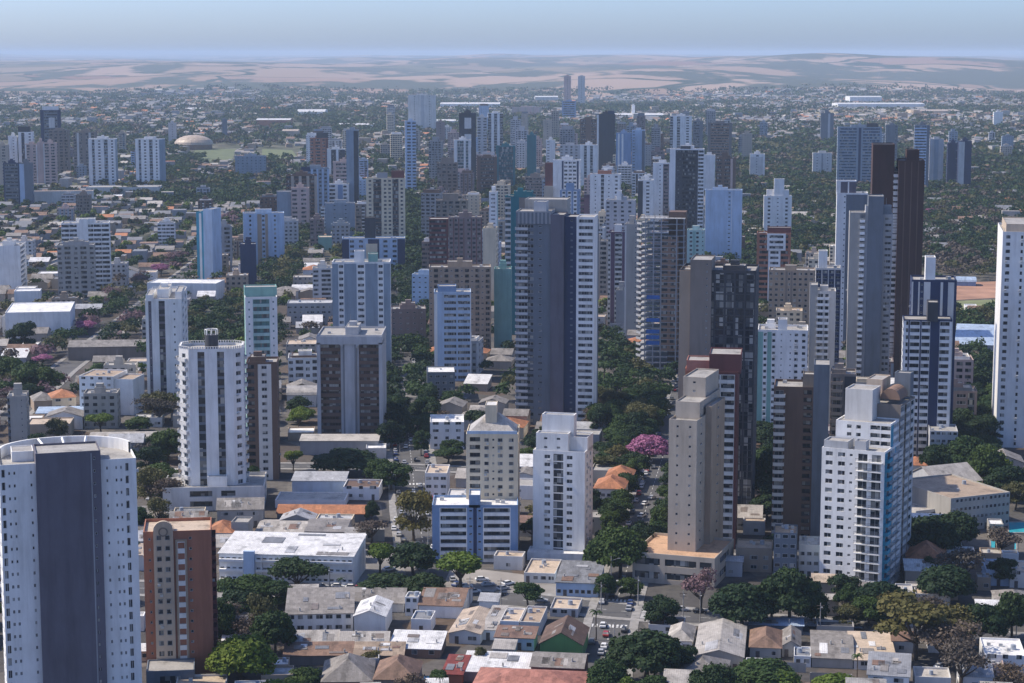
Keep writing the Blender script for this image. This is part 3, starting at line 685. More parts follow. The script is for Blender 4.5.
r0, w, d, h, T = tw('dark brown twin-topped tower', 'tallest of the skyline', 873, 925, None, 160, 385, 8, 5.6, 'dbrown', 'maroon', 'b1', 'b.5 q.4 b1', depth=26, gear=False, gl='brown', body=False, roof='charcoal',
   vols=[(.0, .42, .10, .9, 0, 1.07, 'b1', 'b1', 'dbrown', None, 'shaft'), (.50, 1.0, 0, .9, 0, 1.0, 'b1 B.15 b1 B.15 b1 B.15 b1', 'b1', 'dbrown', 'brown', 'shaft'), (.40, .52, .15, .8, 0, .96, 'p1', 'b1', 'charcoal', None, 'link_shaft'),
         (.66, .90, .2, .7, 1, 1.045, 'b1', 'b1', 'dbrown', None, 'penthouse')], rail='offwhite')
for q in range(36):
    link('balcony', balcony_mesh(2.6, 3, wall('offwhite'), 1.4), r0, (w*.46, d*.12, h*.95*(q+.3)/36), 0)
tw('white-edged tower with a dark navy blank front', 'behind the tall blank grey fin', 837, 868, None, 193, 350, 8, 5.4, 'white', 'slate', 'b.7 q.3 B2.3', 'b1', depth=14, vols=[(-.02, .62, .1, .6, 1, 1.08, 'b.6 B1 b.2 B1', 'b1', 'white', 'dgrey', 'lift_head')], cap=False)
tw('red tower with a white framed top', 'in front of the forest', 757, 791, None, 233, 314, 8, 5.4, 'brick', 'white', 'b.3 l1.2 B.25 R1.1 B.25 l1.0 b.3', 'b1', depth=14, acc2='red', vols=[(.30, .85, -.04, .3, .80, 1.0, 'B.3 g2 B.3', 'b1', 'white', 'white', 'white_frame'), (.3, 1.0, .2, .8, 1, 1.07, 'b1', 'b1', 'maroon', None, 'penthouse')], cap=False)
tw('tan tower with a dense grid of windows', 'in front of the red tower', 769, 815, None, 270, 335, 8, 5.3, 'tan', 'taupe', rep('w1 b.3', 3) + ' B.5 w.7 B.5 ' + rep('w1 b.3', 4), 'w1 b.4 w1', depth=16, cap=(.35, .6, .2, .6, 3))
tw('white tower capped by a tall stepped water tower', 'against the dark forest', 764, 792, None, 196, 240, 6, 4.0, 'white', 'ltgrey', 'b.5 w.5 b.8 q.4 b.8 w.5 b.5', 'b1', depth=14, vols=[(.36, .72, .1, .7, 1, 1.40, 'b1', 'b1', None, None, 'stair_shaft'), (.1, .9, .3, .9, 1, 1.14, 'b1', 'b1', None, None, 'penthouse')], cap=False)
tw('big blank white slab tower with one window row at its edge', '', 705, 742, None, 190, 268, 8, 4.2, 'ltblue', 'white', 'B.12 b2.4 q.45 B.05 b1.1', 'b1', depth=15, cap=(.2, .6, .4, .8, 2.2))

# --- the unfinished concrete tower
xl, xr, yt, yb, th = 640, 685, 219, 374, 9
L, w, d, h = place(xl, xr, None, yt, yb, th, 17); r0 = empty('unfinished_tower', (L[0], L[1], 0), -R(th)); n = 27; fh = h/n
con, brk, blu = wall('grey'), wall('rust'), plain('safety_net_blue', (.03, .13, .42), .8)
mb = MB(); m = mb.slot(wall('brown')); mb.box(w*.62, w, d*.35, d, 0, h*1.04, m); mb.build('lift_core', r0)
for i in range(n+1):
    mb = MB(); m = mb.slot(con); z = i*fh; pts = [(0, .6), (w*.1, 0), (w*.68, 0), (w, .0), (w, d), (0, d)]
    mb.face([(*p, z+.28) for p in pts], m); mb.face([(*p, z) for p in pts[::-1]], m)
    for j in range(6): mb.face([(*pts[j], z), (*pts[(j+1) % 6], z), (*pts[(j+1) % 6], z+.28), (*pts[j], z+.28)], m)
    mb.build('floor_slab', r0)
    if i < n:
        o = link('balcony', balcony_mesh(5.4, 3, con, 2.2), r0, (w*.06, d*.12, z+.12), -R(58))
        if 3 < i < 24:
            mb = MB(); m = mb.slot(brk); g = mb.slot(glass()); x0, x1 = w*.46, w*.86
            for k in range(2):
                xa, xb = x0+(x1-x0)*k/2, x0+(x1-x0)*(k+1)/2
                mb.box(xa, xa+.75, .05, .3, z+.28, z+fh, m); mb.box(xb-.75, xb-.002, .05, .3, z+.28, z+fh, m)
                mb.box(xa+.75, xb-.75, .05, .3, z+.28, z+1.5, m); mb.box(xa+.75, xb-.75, .25, .3, z+1.3, z+fh, g)
            mb.build('brick_infill', r0)
        if i in (5, 6, 7) or (2 < i < 14 and i % 4 == 1):
            mb = MB(); m = mb.slot(blu); mb.box(w*.16, w*.46, -.06, .02, z+.3, z+fh-.7, m, bottom=True); mb.build('safety_net', r0)
for fx in (.13, .31, .48, .82, .98):
    mb = MB(); m = mb.slot(con); mb.box(fx*w-.3, fx*w+.3, -.04, .5, 0, h, m); mb.build('column', r0)
mb = MB(); m = mb.slot(plain('scaffold', (.14, .10, .08), .7))
for q in range(22):
    a = random.uniform(.05, .95)*w; mb.box(a-.05, a+.05, .3, .4, h+.28, h+random.uniform(1.2, 3.0), m)
mb.box(.2, w-.2, .28, .36, h+1.1, h+1.25, m, bottom=True); mb.build('scaffold_rail', r0)
tag(r0, 'unfinished concrete tower with open floors, brick infill and blue netting', 'tower'); footprint(L, w, d, th); RECTS.append((637, 687, 219, 374, L[1]))
LAND.append(('unfinished concrete tower', L[0]+w/2, L[1], 661, 300))

# --- the dark composite tower in the centre
r0, w, d, h, T = tw('dark tower with ribbed grey crown beside white banded wing', 'tallest in the centre', 516, 594, None, 222, 425, 8, 6.6, 'slate', 'charcoal', 'b.3 g2.1 b.4 q.9 b.9 q.9 b.3 b4.6', 'b1', depth=22, acc2='steel', gear=False,
   vols=[(.0, .45, -.02, .7, 1.0, 1.055, rep('B.4 b.4', 9), 'b1', 'grey', 'slate', 'ribbed_crown'), (.45, .62, -.06, .7, 0, 1.04, 'b1', 'b1', 'dgrey', None, 'dark_slab'), (.62, .78, .0, .7, 0, 1.03, 'b.8 Q.8 b.4', 'b1', 'navy', 'navy', 'navy_strip'),
         (.78, 1.0, -.05, .7, 0, 1.03, 'b.5 g4 b.2', 'b1', 'white', None, 'white_banded_wing'), (.22, .38, .1, .5, 1.055, 1.10, 'b1', 'b1', 'ltgrey', None, 'stair_head'), (.05, .60, .75, 1.4, .2, 1.10, 'b1', 'b1', 'concrete', None, 'block')])
for q in range(31):
    link('balcony', balcony_mesh(w*.17, 3, wall('ltgrey'), 1.5, False), r0, (w*.075, .0, h*q/31 + .3), 0)

# --- behind them, the middle distance
M = [
 ('teal tower with a column of white balconies', '', 505, 533, None, 196, 335, 6, 5.6, 'teal', 'offwhite', 'L1 b1.4 C2.4', dict(acc2='taupe', vols=[(.3, .95, .2, .8, 1, 1.035, 'b1', 'b1', 'teal', None, 'penthouse')], gl='teal')),
 ('blank sea green slab tower', '', 494, 511, None, 269, 352, 2, 5.6, 'mint', 'mint', 'b1', {}),
 ('light blue office tower with white window bands', 'in front of the tan banded slab', 434, 471, None, 292, 381, -2, 6.3, 'ltblue', 'white', 'B.4 b.8 g1.6 b.1 g1.6 B.1', dict(vols=[(.1, .6, .1, .7, 1, 1.07, 'b1', 'b1', 'blue', None, 'penthouse')], cap=False)),
 ('wide tan slab tower with rows of small windows', '', 429, 491, None, 267, 355, -2, 5.6, 'tan', 'taupe', rep('q.7 b.25 l.8 b.25', 6), {}),
 ('mauve tower with dark vertical window grids', '', 449, 482, None, 217, 295, -2, 4.6, 'mauve', 'maroon', rep('w1 B.2', 3) + ' b.6 ' + rep('w1 B.2', 3), dict(vols=[(-.6, -.02, .1, 1, 0, .98, rep('g1 b.1', 1), 'b1', 'maroon', 'mauve', 'banded_wing')])),
 ('plain cream tower with a pale stair head', 'beside the teal balcony tower', 483, 496, 507, 228, 305, 4, 5, 'cream', 'grey', 'b1', dict(Sd='w1 b.5 w1')),
 ('brown grey tower with a wide stepped head', 'behind the mauve grid tower', 436, 468, None, 200, 255, -2, 4.2, 'taupe', 'mauve', rep('l1 b.5', 5), dict(vols=[(.2, .7, .2, .8, 1, 1.12, 'b1', 'b1', None, None, 'stair_head')])),
 ('white tower with a mint green side', 'beside the blank cream tower', 489, 497, 505, 192, 258, 3, 4.2, 'white', 'ltgreen', 'q1', dict(Sd='B1')),
 ('cream tower with an arched top and brown window shafts', 'beside the tree-lined avenue', 366, 405, None, 178, 255, -3, 4.1, 'cream', 'brown', 'b.4 w.7 b.3 d1.6 b.4 w.7 b.2 w.7 b.2 d1.2 b.3 w.7 b.3', dict(vols=[(.28, .55, .1, .5, 1, 1.07, 'b1', 'b1', 'grey', None, 'arch_head'), (.65, .98, .3, .9, 1, 1.09, 'b1', 'b1', 'maroon', None, 'penthouse')], cap=False)),
 ('low blue and white block with navy end panels and a dark cube', '', 342, 405, None, 238, 274, -3, 5, 'ltblue', 'navy', 'B1 w.8 b.5 w.8 b.6 B1.6 b.5 w.8 b.5 w.8 B1.1', dict(vols=[(.36, .53, .1, .6, 1, 1.6, 'b1', 'b1', 'charcoal', None, 'dark_cube'), (.38, .56, -.1, .2, .4, .85, 'b1', 'b1', 'cream', None, 'cream_entrance')], name='office_block', cap=False)),
 ('slim tower with a wavy cyan and white front', '', 196, 204, 213, 212, 281, 14, 4.6, 'cyan', 'white', 'b.5 B.4 b.5', dict(Sd='B1', vols=[(.9, 2.0, -.02, 1, 0, 1.05, 'b1', 'b1', 'ltblue', None, 'blank_white_slab')], cap=False)),
 ('light blue tower pair with brown links', '', 243, 284, None, 213, 267, -8, 4.4, 'ltblue', 'tan', 'b1 w.5 b1 B.8 w.6 B.5 b1 w.5 b1.4', {}),
 ('small navy blue blank tower', 'before the light blue tower pair', 240, 256, None, 244, 291, -8, 4.6, 'navy', 'navy', 'b1', {}),
 ('grey tower with dark balconies beside the wavy cyan tower', '', 216, 232, None, 226, 271, -8, 4.6, 'grey', 'dgrey', 'l1 b.4 l1 b.4', {}),
 ('grey slab block with few windows', 'left of the arched cream tower', 325, 355, None, 203, 236, -5, 4.2, 'steel', 'grey', 'b1 q.4 b1 q.4 b1', dict(name='apartment_block')),
 ('pink beige tower with pale balconies', 'before the slate panelled tower', 291, 309, None, 188, 232, -6, 4.2, 'pink', 'beige', 'w1 b.3 w1 b.3', dict(vols=[(-.8, -.02, .1, .9, 0, .93, 'b1', 'b1', 'steel', None, 'grey_wing')])),
 ('brown brick block with cream stripes', '', 286, 317, None, 175, 228, -6, 4, 'brown', 'beige', rep('l.9 B.5', 4), {}),
 ('blue grey panelled tower with a flat cap', 'behind the brown striped block', 302, 329, None, 168, 222, -6, 3.8, 'steel', 'ltblue', rep('w.8 B.4', 5), dict(vols=[(-.04, .3, -.03, .4, .95, 1.02, 'b1', 'b1', 'navy', None, 'flat_cap')])),
 ('white block with dark blue corner glazing', '', 329, 349, None, 184, 216, -5, 4, 'white', 'blue', 'l1 b.4 B.8 w.7 b.3', {}),
 ('pinkish beige office tower with window bands', 'in front of the dark slab tower', 333, 355, None, 162, 208, -5, 3.8, 'pink', 'mauve', 'b.4 g2.2 b.3 B.4', {}),
 ('dark slab tower with a grey face and a balcony column', '', 346, 358, 367, 130, 215, -2, 3.6, 'steel', 'charcoal', 'b1 C.6', dict(Sd='l1 B.4', acc2='charcoal')),
 ('red brown tower with a dark crown', '', 310, 328, None, 138, 176, -5, 3.2, 'brick', 'maroon', 'w.7 b.3 l1 b.3 w.7 B.5', dict(vols=[(.35, 1, .1, .8, 1, 1.14, 'b1', 'b1', 'charcoal', None, 'dark_crown')])),
 ('small white tower with a black corner', 'right of the red brown tower', 327, 345, None, 149, 178, -5, 3.2, 'white', 'charcoal', 'b.8 W1 b.5 W.8 B.5', {}),
 ('tall pale blue tower with ribbon windows', '', 405, 416, 424, 121, 196, -4, 3.2, 'ltblue', 'white', 'b.5 g1 b.4 g1', dict(Sd='g1 b.3')),
 ('wide pale twin slabs', 'tallest on the far side of town', 408, 436, None, 95, 131, -3, 2.6, 'offwhite', 'ltgrey', 'b1 q.4 b1 B.6 b.8 q.4 b1', {}),
 ('dark tower with two white squares on its front', '', 459, 476, None, 113, 188, -2, 3.0, 'charcoal', 'offwhite', 'b1 q.3 b.6', dict(vols=[(.32, .72, -.02, .3, .80, .94, 'b1', 'b1', 'offwhite', None, 'white_panel'), (.32, .72, -.02, .3, .55, .72, 'b1', 'b1', 'offwhite', None, 'white_panel')])),
 ('white ribbed tower with grey window strips', 'right of the dark two-square tower', 488, 503, None, 113, 160, -2, 2.8, 'white', 'grey', 'd.6 b.5 d.6 b.5 d.6', {}),
 ('grey ribbed tower', 'between the two-square tower and the white ribbed tower', 477, 487, None, 117, 160, -2, 2.8, 'ltgrey', 'mauve', 'w1 b.4 w1', {}),
 ('white and teal striped tower', 'before the dark two-square tower', 454, 471, None, 140, 190, -2, 3.2, 'white', 'teal', 'b.7 G1.5 b.4 G.6 b.6', dict(gl='teal')),
 ('dark brown broad tower with a flat top', '', 477, 497, None, 157, 198, -2, 3.4, 'brown', 'maroon', 'b.5 g2 b.4', {}),
 ('taupe stepped tower with a domed head', 'left of the dark brown broad tower', 437, 458, None, 163, 205, -2, 3.6, 'taupe', 'brown', rep('l.8 b.3', 4), dict(vols=[(.2, .8, .2, .8, 1, 1.12, 'b1', 'b1', None, None, 'domed_head')])),
 ('teal glass office block', 'right of the dark brown broad tower', 496, 515, None, 146, 190, 2, 3.4, 'teal', 'ltblue', 'b.3 G2 b.2', dict(gl='teal', name='office_block')),
 ('purple tower with white balcony bands', 'left of the unfinished tower', 608, 625, None, 232, 326, 8, 5, 'purple', 'offwhite', 'W.6 b.9 L1.6 b.6', dict(vols=[(.35, .75, .1, .6, 1, 1.08, 'b1', 'b1', 'white', None, 'stair_head')])),
 ('plain pale slab tower', 'immediately left of the unfinished tower', 625, 637, None, 224, 340, 8, 5, 'concrete', 'offwhite', 'B.2 b1 q.3', {}),
 ('narrow grey end block with dark side', 'at the foot of the purple banded tower', 616, 625, None, 290, 330, 8, 5, 'grey', 'dgrey', 'b1', {}),
 ('small mint green tower', 'between the unfinished tower and the blank white slab', 687, 704, None, 230, 282, 8, 4.4, 'ltgreen', 'mint', 'b.4 w.6 B.5 w.6 b.4 q.4', {}),
 ('white tower framed in dark outlines', '', 553, 580, None, 160, 232, 6, 4, 'white', 'navy', 'b1.4 B.3 w.7 w.7 w.7 B.3 b.2', dict(vols=[(-.3, -.02, .1, .8, 0, .96, 'b1', 'b1', 'maroon', None, 'maroon_wing'), (-.32, .0, -.3, .08, 0, .64, 'b1', 'b1', 'beige', None, 'beige_wing')])),
 ('blue tower with white grid and a peaked stair head', 'before the white outlined tower', 560, 579, None, 190, 240, 7, 4.2, 'blue', 'white', 'b.3 W.6 b.3 W.6 b.3 W.6 b.3', dict(vols=[(.3, .7, .1, .6, 1, 1.14, 'b1', 'b1', None, None, 'stair_head')])),
 ('purple red block', 'right of the blue gridded tower', 579, 594, None, 198, 232, 7, 4, 'purple', 'mauve', 'w1 b.5 w1', {}),
 ('wide white tower with a red rooftop', '', 590, 620, None, 174, 234, 7, 4, 'white', 'ltgrey', 'b.7 q.4 b.7 d.5 b.6 q.4 b.7 w.6 b.3', dict(vols=[(.25, .7, .2, .8, 1, 1.06, 'b1', 'b1', 'brick', None, 'penthouse')])),
 ('grey white broad block with a slim stair tower', 'below the red-topped white tower', 606, 635, None, 200, 260, 7, 4.2, 'ltgrey', 'white', rep('w.8 b.6', 4), dict(vols=[(.36, .52, .1, .6, 1, 1.16, 'b1', 'b1', 'white', None, 'stair_head')])),
 ('white tower with black windows', 'left of the glass and balcony tower', 653, 671, None, 163, 228, 7, 3.8, 'white', 'mauve', 'b1 q.4 b.3 W1 b.3', {}),
 ('narrow white tower with a dark left edge', '', 638, 653, None, 180, 240, 7, 3.8, 'white', 'charcoal', 'B.7 b.4 w.6 b.4', {}),
 ('dark glass tower with a white fin and banded balconies', '', 670, 704, None, 149, 255, 7, 3.8, 'white', 'charcoal', 'b.7 Q.8 L1.7 B.3 l.7', dict(acc2='navy', vols=[(.3, .6, .2, .7, 1, 1.03, 'b1', 'b1', 'charcoal', None, 'penthouse')])),
 ('plain white box tower with a grey head', 'behind the blank white slab', 703, 715, None, 155, 200, 7, 3.5, 'white', 'grey', 'b1', {}),
 ('stepped brown tower with a chimney block', 'behind the blank white slab tower', 716, 736, None, 158, 205, 7, 3.5, 'brown', 'pink', 'l.8 b.3 l.8 B.3 b.4', dict(vols=[(.3, .6, .1, .6, 1, 1.12, 'b1', 'b1', None, None, 'stair_head')])),
 ('black tower with a thin white edge', 'tall among pale blocks', 597, 615, None, 114, 180, 5, 2.9, 'charcoal', 'white', 'B.25 b2.2', dict(vols=[(.6, .95, .2, .8, 1, 1.05, 'b1', 'b1', 'navy', None, 'penthouse')])),
 ('brown tower behind the black white-edged tower', '', 580, 597, None, 119, 160, 5, 2.8, 'brown', 'maroon', 'w.7 b.4 w.7', {}),
 ('white tower with a crowned flat head', 'right of the blue slab pair', 670, 692, None, 116, 165, 5, 2.8, 'white', 'ltgrey', 'd.4 b.5 d.4 b.7 w.5 b.3', {}),
 ('slim blue tower', 'at the side of the crowned white tower', 693, 703, None, 121, 160, 5, 2.8, 'slate', 'blue', 'w1 b.3', {}),
 ('dark brown tower with brown balcony rails', 'right of the crowned white tower', 708, 732, None, 123, 170, 5, 2.8, 'iron', 'rust', 'b.3 R2 b.3', {}),
 ('blue tower with a white side strip', 'in the centre left of the black tower', 527, 536, 546, 135, 178, 3, 3, 'teal', 'ltblue', 'b1', dict(Sd='B.4 w.6 B.4')),
 ('small white tower beside the teal slab', '', 546, 555, None, 140, 172, 3, 3, 'white', 'grey', 'q.6 b.6', {}),
 ('white and grey block of many windows', 'before the brown tower', 560, 580, None, 145, 172, 4, 3, 'ltgrey', 'white', rep('w.7 b.5', 4), {}),
 ('white tower with grey stripes', 'under the brown tower', 580, 597, None, 145, 195, 5, 3, 'white', 'grey', 'b.6 d.4 b.5 d.4 b.6', {}),
 ('blue slab with two white stripes', '', 616, 631, None, 133, 185, 5, 3, 'blue', 'white', 'b.3 B.3 b.3 B.3 b1.2', {}),
 ('grey blue slab with a pale face', 'right of the two-stripe blue slab', 632, 645, None, 130, 184, 5, 3, 'ltblue', 'slate', 'q.5 b.8 B.4', {}),
 ('white plain tower', 'right of the stepped brown tower', 750, 763, None, 157, 182, 6, 2.8, 'offwhite', 'grey', 'b.5 q.3 b.5', {}),
 ('far red and white mast-like tower', 'beside a thin grey one', 564, 571, None, 76, 113, 2, 2.2, 'pink', 'ltgrey', 'b.5 q.4 b.5', {}),
 ('far thin grey tower', 'standing beside the mast-like tower', 578, 585, None, 76, 103, 2, 2.2, 'ltgrey', 'grey', 'b.5 q.4 b.5', {}),
 ('bright blue glass block', 'at the foot of the two thin far towers', 562, 576, None, 101, 119, 2, 2.4, 'blue', 'cyan', 'b.2 g2 b.2', {}),
 # right side
 ('wide blue glass tower pair', 'behind the dark brown twin tower', 838, 882, None, 127, 190, 6, 3.0, 'steel', 'navy', 'b.2 g2 b.2 B.3 b.15 g2 b.2', dict(gl='blue', vols=[(.66, .92, .2, .8, 1, 1.06, 'b1', 'b1', 'charcoal', None, 'penthouse')])),
 ('slate tower with a lighter side', 'right of the wide blue pair', 886, 898, None, 125, 165, 6, 2.8, 'slate', 'steel', 'b1 q.4', {}),
 ('dark slim tower with spire-like top', 'left of the wide blue pair', 821, 834, None, 113, 144, 6, 2.6, 'slate', 'ltgrey', 'b1 B.3 b.5', dict(vols=[(.3, .6, .2, .6, 1, 1.1, 'b1', 'b1', None, None, 'spire')])),
 ('blue striped tower', 'right of the dark brown twin tower', 915, 930, None, 125, 195, 7, 2.9, 'slate', 'ltblue', 'R2 b.5', {}),
 ('pale grey tower with a stepped side', 'right of the blue striped tower', 930, 944, None, 139, 188, 7, 2.9, 'ltgrey', 'steel', 'b.5 B.5 b.6', {}),
 ('navy tower with a tapered head', 'left of the white-striped navy tower', 948, 959, None, 143, 190, 7, 2.8, 'navy', 'slate', 'b1 q.4', {}),
 ('navy tower with a broad white stripe', 'before the forest edge', 959, 972, None, 141, 192, 7, 2.8, 'navy', 'offwhite', 'B1 b1.2', {}),
 ('white paired low towers', 'left of the wide blue pair, among the trees', 813, 832, None, 153, 179, 6, 2.8, 'offwhite', 'grey', 'b.5 q.4 b.5 B.3 b.5 q.4 b.5', {}),
 ('small white tower at the forest edge', '', 750, 765, None, 154, 182, 6, 2.8, 'white', 'grey', 'b.6 w.4 b.6', {}),
 # left side
 ('dark navy tower with one white square', 'tall on the left skyline', 40, 60, None, 110, 172, -9, 3.0, 'navy', 'slate', 'b.5 R2 b.4', dict(vols=[(.42, .72, -.02, .3, .72, .88, 'b1', 'b1', 'offwhite', None, 'white_panel'), (.1, .9, .2, .8, 1, 1.06, 'b1', 'b1', 'white', None, 'penthouse')])),
 ('white tower with black window strips', 'left of the pink tower group', 18, 33, None, 132, 186, -9, 3.0, 'white', 'navy', 'b.5 d.5 b.6 w.5 b.3', dict(vols=[(.0, .8, .1, .8, 1, 1.1, 'b1', 'b1', 'charcoal', None, 'dark_head')])),
 ('slim white tower with rounded edge', 'left of the black-striped white tower', 8, 17, None, 136, 186, -9, 3.0, 'white', 'ltgrey', 'b.6 q.4 b.4', {}),
 ('beige grey tower at the photo edge', '', -6, 8, None, 145, 190, -9, 3.0, 'beige', 'grey', 'w.8 b.4 w.8 b.4', {}),
 ('rose tower with white corners', 'first of the pink tower group', 25, 37, None, 144, 188, -9, 3.0, 'pink', 'white', 'B.2 w.7 b.4 w.6 B.2', {}),
 ('blank dusty pink tower', 'middle of the pink tower group', 37, 43, None, 142, 188, -9, 3.0, 'pink', 'beige', 'b1', {}),
 ('pale pink tower with balconies', 'rightmost of the pink tower group', 43, 56, None, 143, 188, -9, 3.0, 'pink', 'offwhite', 'B.2 l.7 b.3 l.7 b.2', {}),
 ('brown tower with stacked balconies', 'behind the pink tower group', 49, 69, None, 130, 176, -9, 3.0, 'taupe', 'mauve', rep('l.7 b.4', 4), {}),
 ('taupe tower with pale vertical ribs', 'behind the white ribbed twins', 73, 97, None, 132, 178, -9, 3.0, 'taupe', 'offwhite', 'w.5 B.3 w.5 b.4 w.5 B.3 w.5 b.4', {}),
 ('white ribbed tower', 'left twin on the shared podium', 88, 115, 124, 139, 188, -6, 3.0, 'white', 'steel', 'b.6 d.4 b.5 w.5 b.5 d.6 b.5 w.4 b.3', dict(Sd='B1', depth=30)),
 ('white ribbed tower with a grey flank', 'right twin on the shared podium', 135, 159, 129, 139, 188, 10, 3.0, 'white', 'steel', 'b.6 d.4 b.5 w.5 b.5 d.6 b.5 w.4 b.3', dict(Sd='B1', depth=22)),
 ('dark navy glass tower', 'left half of a pair with a pale strip', 3, 19, None, 163, 208, -9, 3.4, 'navy', 'slate', 'b.2 R2 b.2', {}),
 ('dark blue tower with a pale edge strip', 'right half of the navy pair', 19, 32, None, 163, 208, -9, 3.4, 'slate', 'ltblue', 'B.7 b1.2', {}),
 ('white tower with horizontal balcony bands and a blank stair slab', '', 61, 109, None, 223, 293, -9, 4.6, 'white', 'dgrey', 'l1 l1 b1.1 l1 l1 l1', dict(vols=[(.38, .56, -.02, .3, .5, 1.06, 'b1', 'b1', None, None, 'stair_slab')], depth=18)),
 ('grey tower with many small balconies', 'in front of the white banded tower', 57, 94, None, 245, 300, -9, 4.8, 'concrete', 'dgrey', 'w.8 b.3 l1 b.4 w.8 b.3 l1 b.4 w.8', dict(vols=[(.15, .85, .2, .8, 1, 1.06, 'b1', 'b1', 'grey', None, 'penthouse')])),
 ('blank white tower wall with a balcony flank', 'at the photo edge', -8, 20, 26, 246, 295, -6, 4.8, 'white', 'grey', 'b1', dict(Sd='l1 b.3', depth=20)),
 ('small dark-framed white block', 'before the blank white wall', -4, 13, None, 262, 292, -9, 4.8, 'white', 'maroon', 'B.3 b1 B.4', {}),
 ('grey box tower behind the dark slab tower', '', 7, 26, None, 396, 448, -9, 6.5, 'concrete', 'slate', 'L.3 b1.2 q.3 b.4', dict(depth=14)),
 ('far grey tower', 'left of the domed arena', 168, 176, None, 123, 148, -7, 2.6, 'ltgrey', 'grey', 'b.6 q.4 b.5', {}),
 ('far dark pencil tower', 'behind the domed arena', 222, 227, None, 119, 140, -7, 2.6, 'slate', 'slate', 'b1', {}),
 ('long blue grey slab', 'beside the green sports field', 235, 266, None, 156, 179, -7, 3.0, 'steel', 'ltblue', rep('b.4 q.5', 7), {}),
 ('far slab row of pink flats', 'beyond the towers in the centre', 512, 541, None, 107, 117, 0, 2.4, 'pink', 'beige', rep('b.6 B.2', 4), dict(name='apartment_block')),
 ('far white needle tower', 'standing alone in the suburb', 632, 635, None, 105, 117, 0, 2.4, 'white', 'white', 'b1', {}),
 ('far white round-topped tower', 'standing alone near the edge', 994, 1003, None, 112, 128, 4, 2.4, 'white', 'ltgrey', 'b1', {}),
 ('far brown tower', 'right of the wide pale twin slabs', 436, 445, None, 122, 150, -2, 2.6, 'mauve', 'grey', 'b.5 q.4 b.5', {}),
 ('far pale tower', 'left of the brown tower behind the black one', 543, 552, None, 120, 150, 2, 2.6, 'beige', 'grey', 'b.5 q.4 b.5', {}),
]
for e in M:
    short, extra, xl, xr, sx, yt, yb, th, fp, wc, ac, F, kw = e
    kw = dict(kw); kw.setdefault('depth', 15)
    tw(short, extra, xl, xr, sx, yt, yb, th, fp, wc, ac, F, **kw)

# --- the many plainer mid-rises between them
fr = random.Random(21); nf_ = 0; WORDS = dict(offwhite='dull white', ltgrey='light grey', ltblue='pale blue', steel='blue grey', ltgreen='pale green', mgrey='mid grey', dgrey='dark grey')
def fill_towers(n, xa, xb, ya, yb_, h0, h1):
    made = tries = 0
    while made < n and tries < n*90:
        tries += 1; px, py = fr.uniform(xa, xb), fr.uniform(ya, yb_); x, y = gp(px, py); w = fr.uniform(11, 20); d = fr.uniform(11, 17); h = fr.uniform(h0, h1)
        if hits_foot(x, y + d/2, max(w, d)/2 + 3): continue
        hw = w*FPX/y/2; top = proj(x, y, h)[1]; bad = False
        for x0, x1, y0, y1, D in RECTS:
            if x0 < px + hw and px - hw < x1 and D > y and top < y0 + (y1 - y0)*.62: bad = True; break
        if any(a < px < b and c < py < e or a < px < b and c < top < e for a, b, c, e in NOFILL): continue
        if bad or any(hypot(px - q[0], py - q[1]) < 9 for q in AVP): continue
        wc = fr.choice(('white', 'offwhite', 'cream', 'beige', 'ltgrey', 'steel', 'taupe', 'ltblue', 'tan', 'mauve', 'grey', 'brown', 'pink')); ac = fr.choice(('grey', 'white', 'steel', 'brown', 'slate', 'ltgrey'))
        nb = max(2, round(w/4)); st = fr.choice(('w1 b.35', 'l1 b.3', 'w.8 B.4', 'w1 d.5 b.2', 'q.8 b.4', 'g2 b.2', 'w.7 b.2 l1 b.2'))
        k = fr.random(); vols = [(.25, .7, .15, .7, 1, 1.1, 'b1', 'b1', None, None, 'stair_head')] if k < .5 else [(.1, .9, .2, .9, 1, 1.07, 'b1', 'b1', ac, None, 'penthouse')]
        r = tw('x', '', px - hw, px + hw, None, top, py, 8 if x > -.053*y + 10 else -5, 3.2*FPX/y, wc, ac, rep(st, max(1, nb // max(1, st.count(' ') - (0 if st.count(' ') < 3 else 1)))), depth=d, vols=vols, land=False, name='apartment_tower' if h > 30 else 'apartment_block')[0]
        AUTO.append((r, x, y, h, WORDS.get(wc, wc) + {'w1 b.35': ' gridded', 'l1 b.3': ' balconied', 'w.8 B.4': ' striped', 'w1 d.5 b.2': ' ribbed', 'q.8 b.4': ' plain', 'g2 b.2': ' banded', 'w.7 b.2 l1 b.2': ' recessed'}[st] + (' tower' if h > 30 else ' block'))); made += 1
NOFILL = [(150, 305, 118, 186), (742, 1024, 190, 300)]
AVP = [(394, 270), (390, 230), (386, 190), (398, 310), (400, 340)]
fill_towers(44, 432, 705, 160, 225, 28, 62); fill_towers(24, 425, 610, 225, 310, 22, 46); fill_towers(14, 596, 760, 230, 330, 18, 42)
fill_towers(24, 250, 400, 155, 262, 22, 48); fill_towers(7, 0, 250, 190, 260, 12, 24); fill_towers(20, 380, 760, 128, 165, 30, 65); fill_towers(9, 740, 1020, 140, 185, 20, 42); fill_towers(8, 0, 330, 150, 185, 18, 40); fill_towers(8, 800, 960, 380, 480, 15, 32); fill_towers(8, 260, 480, 300, 400, 12, 26)
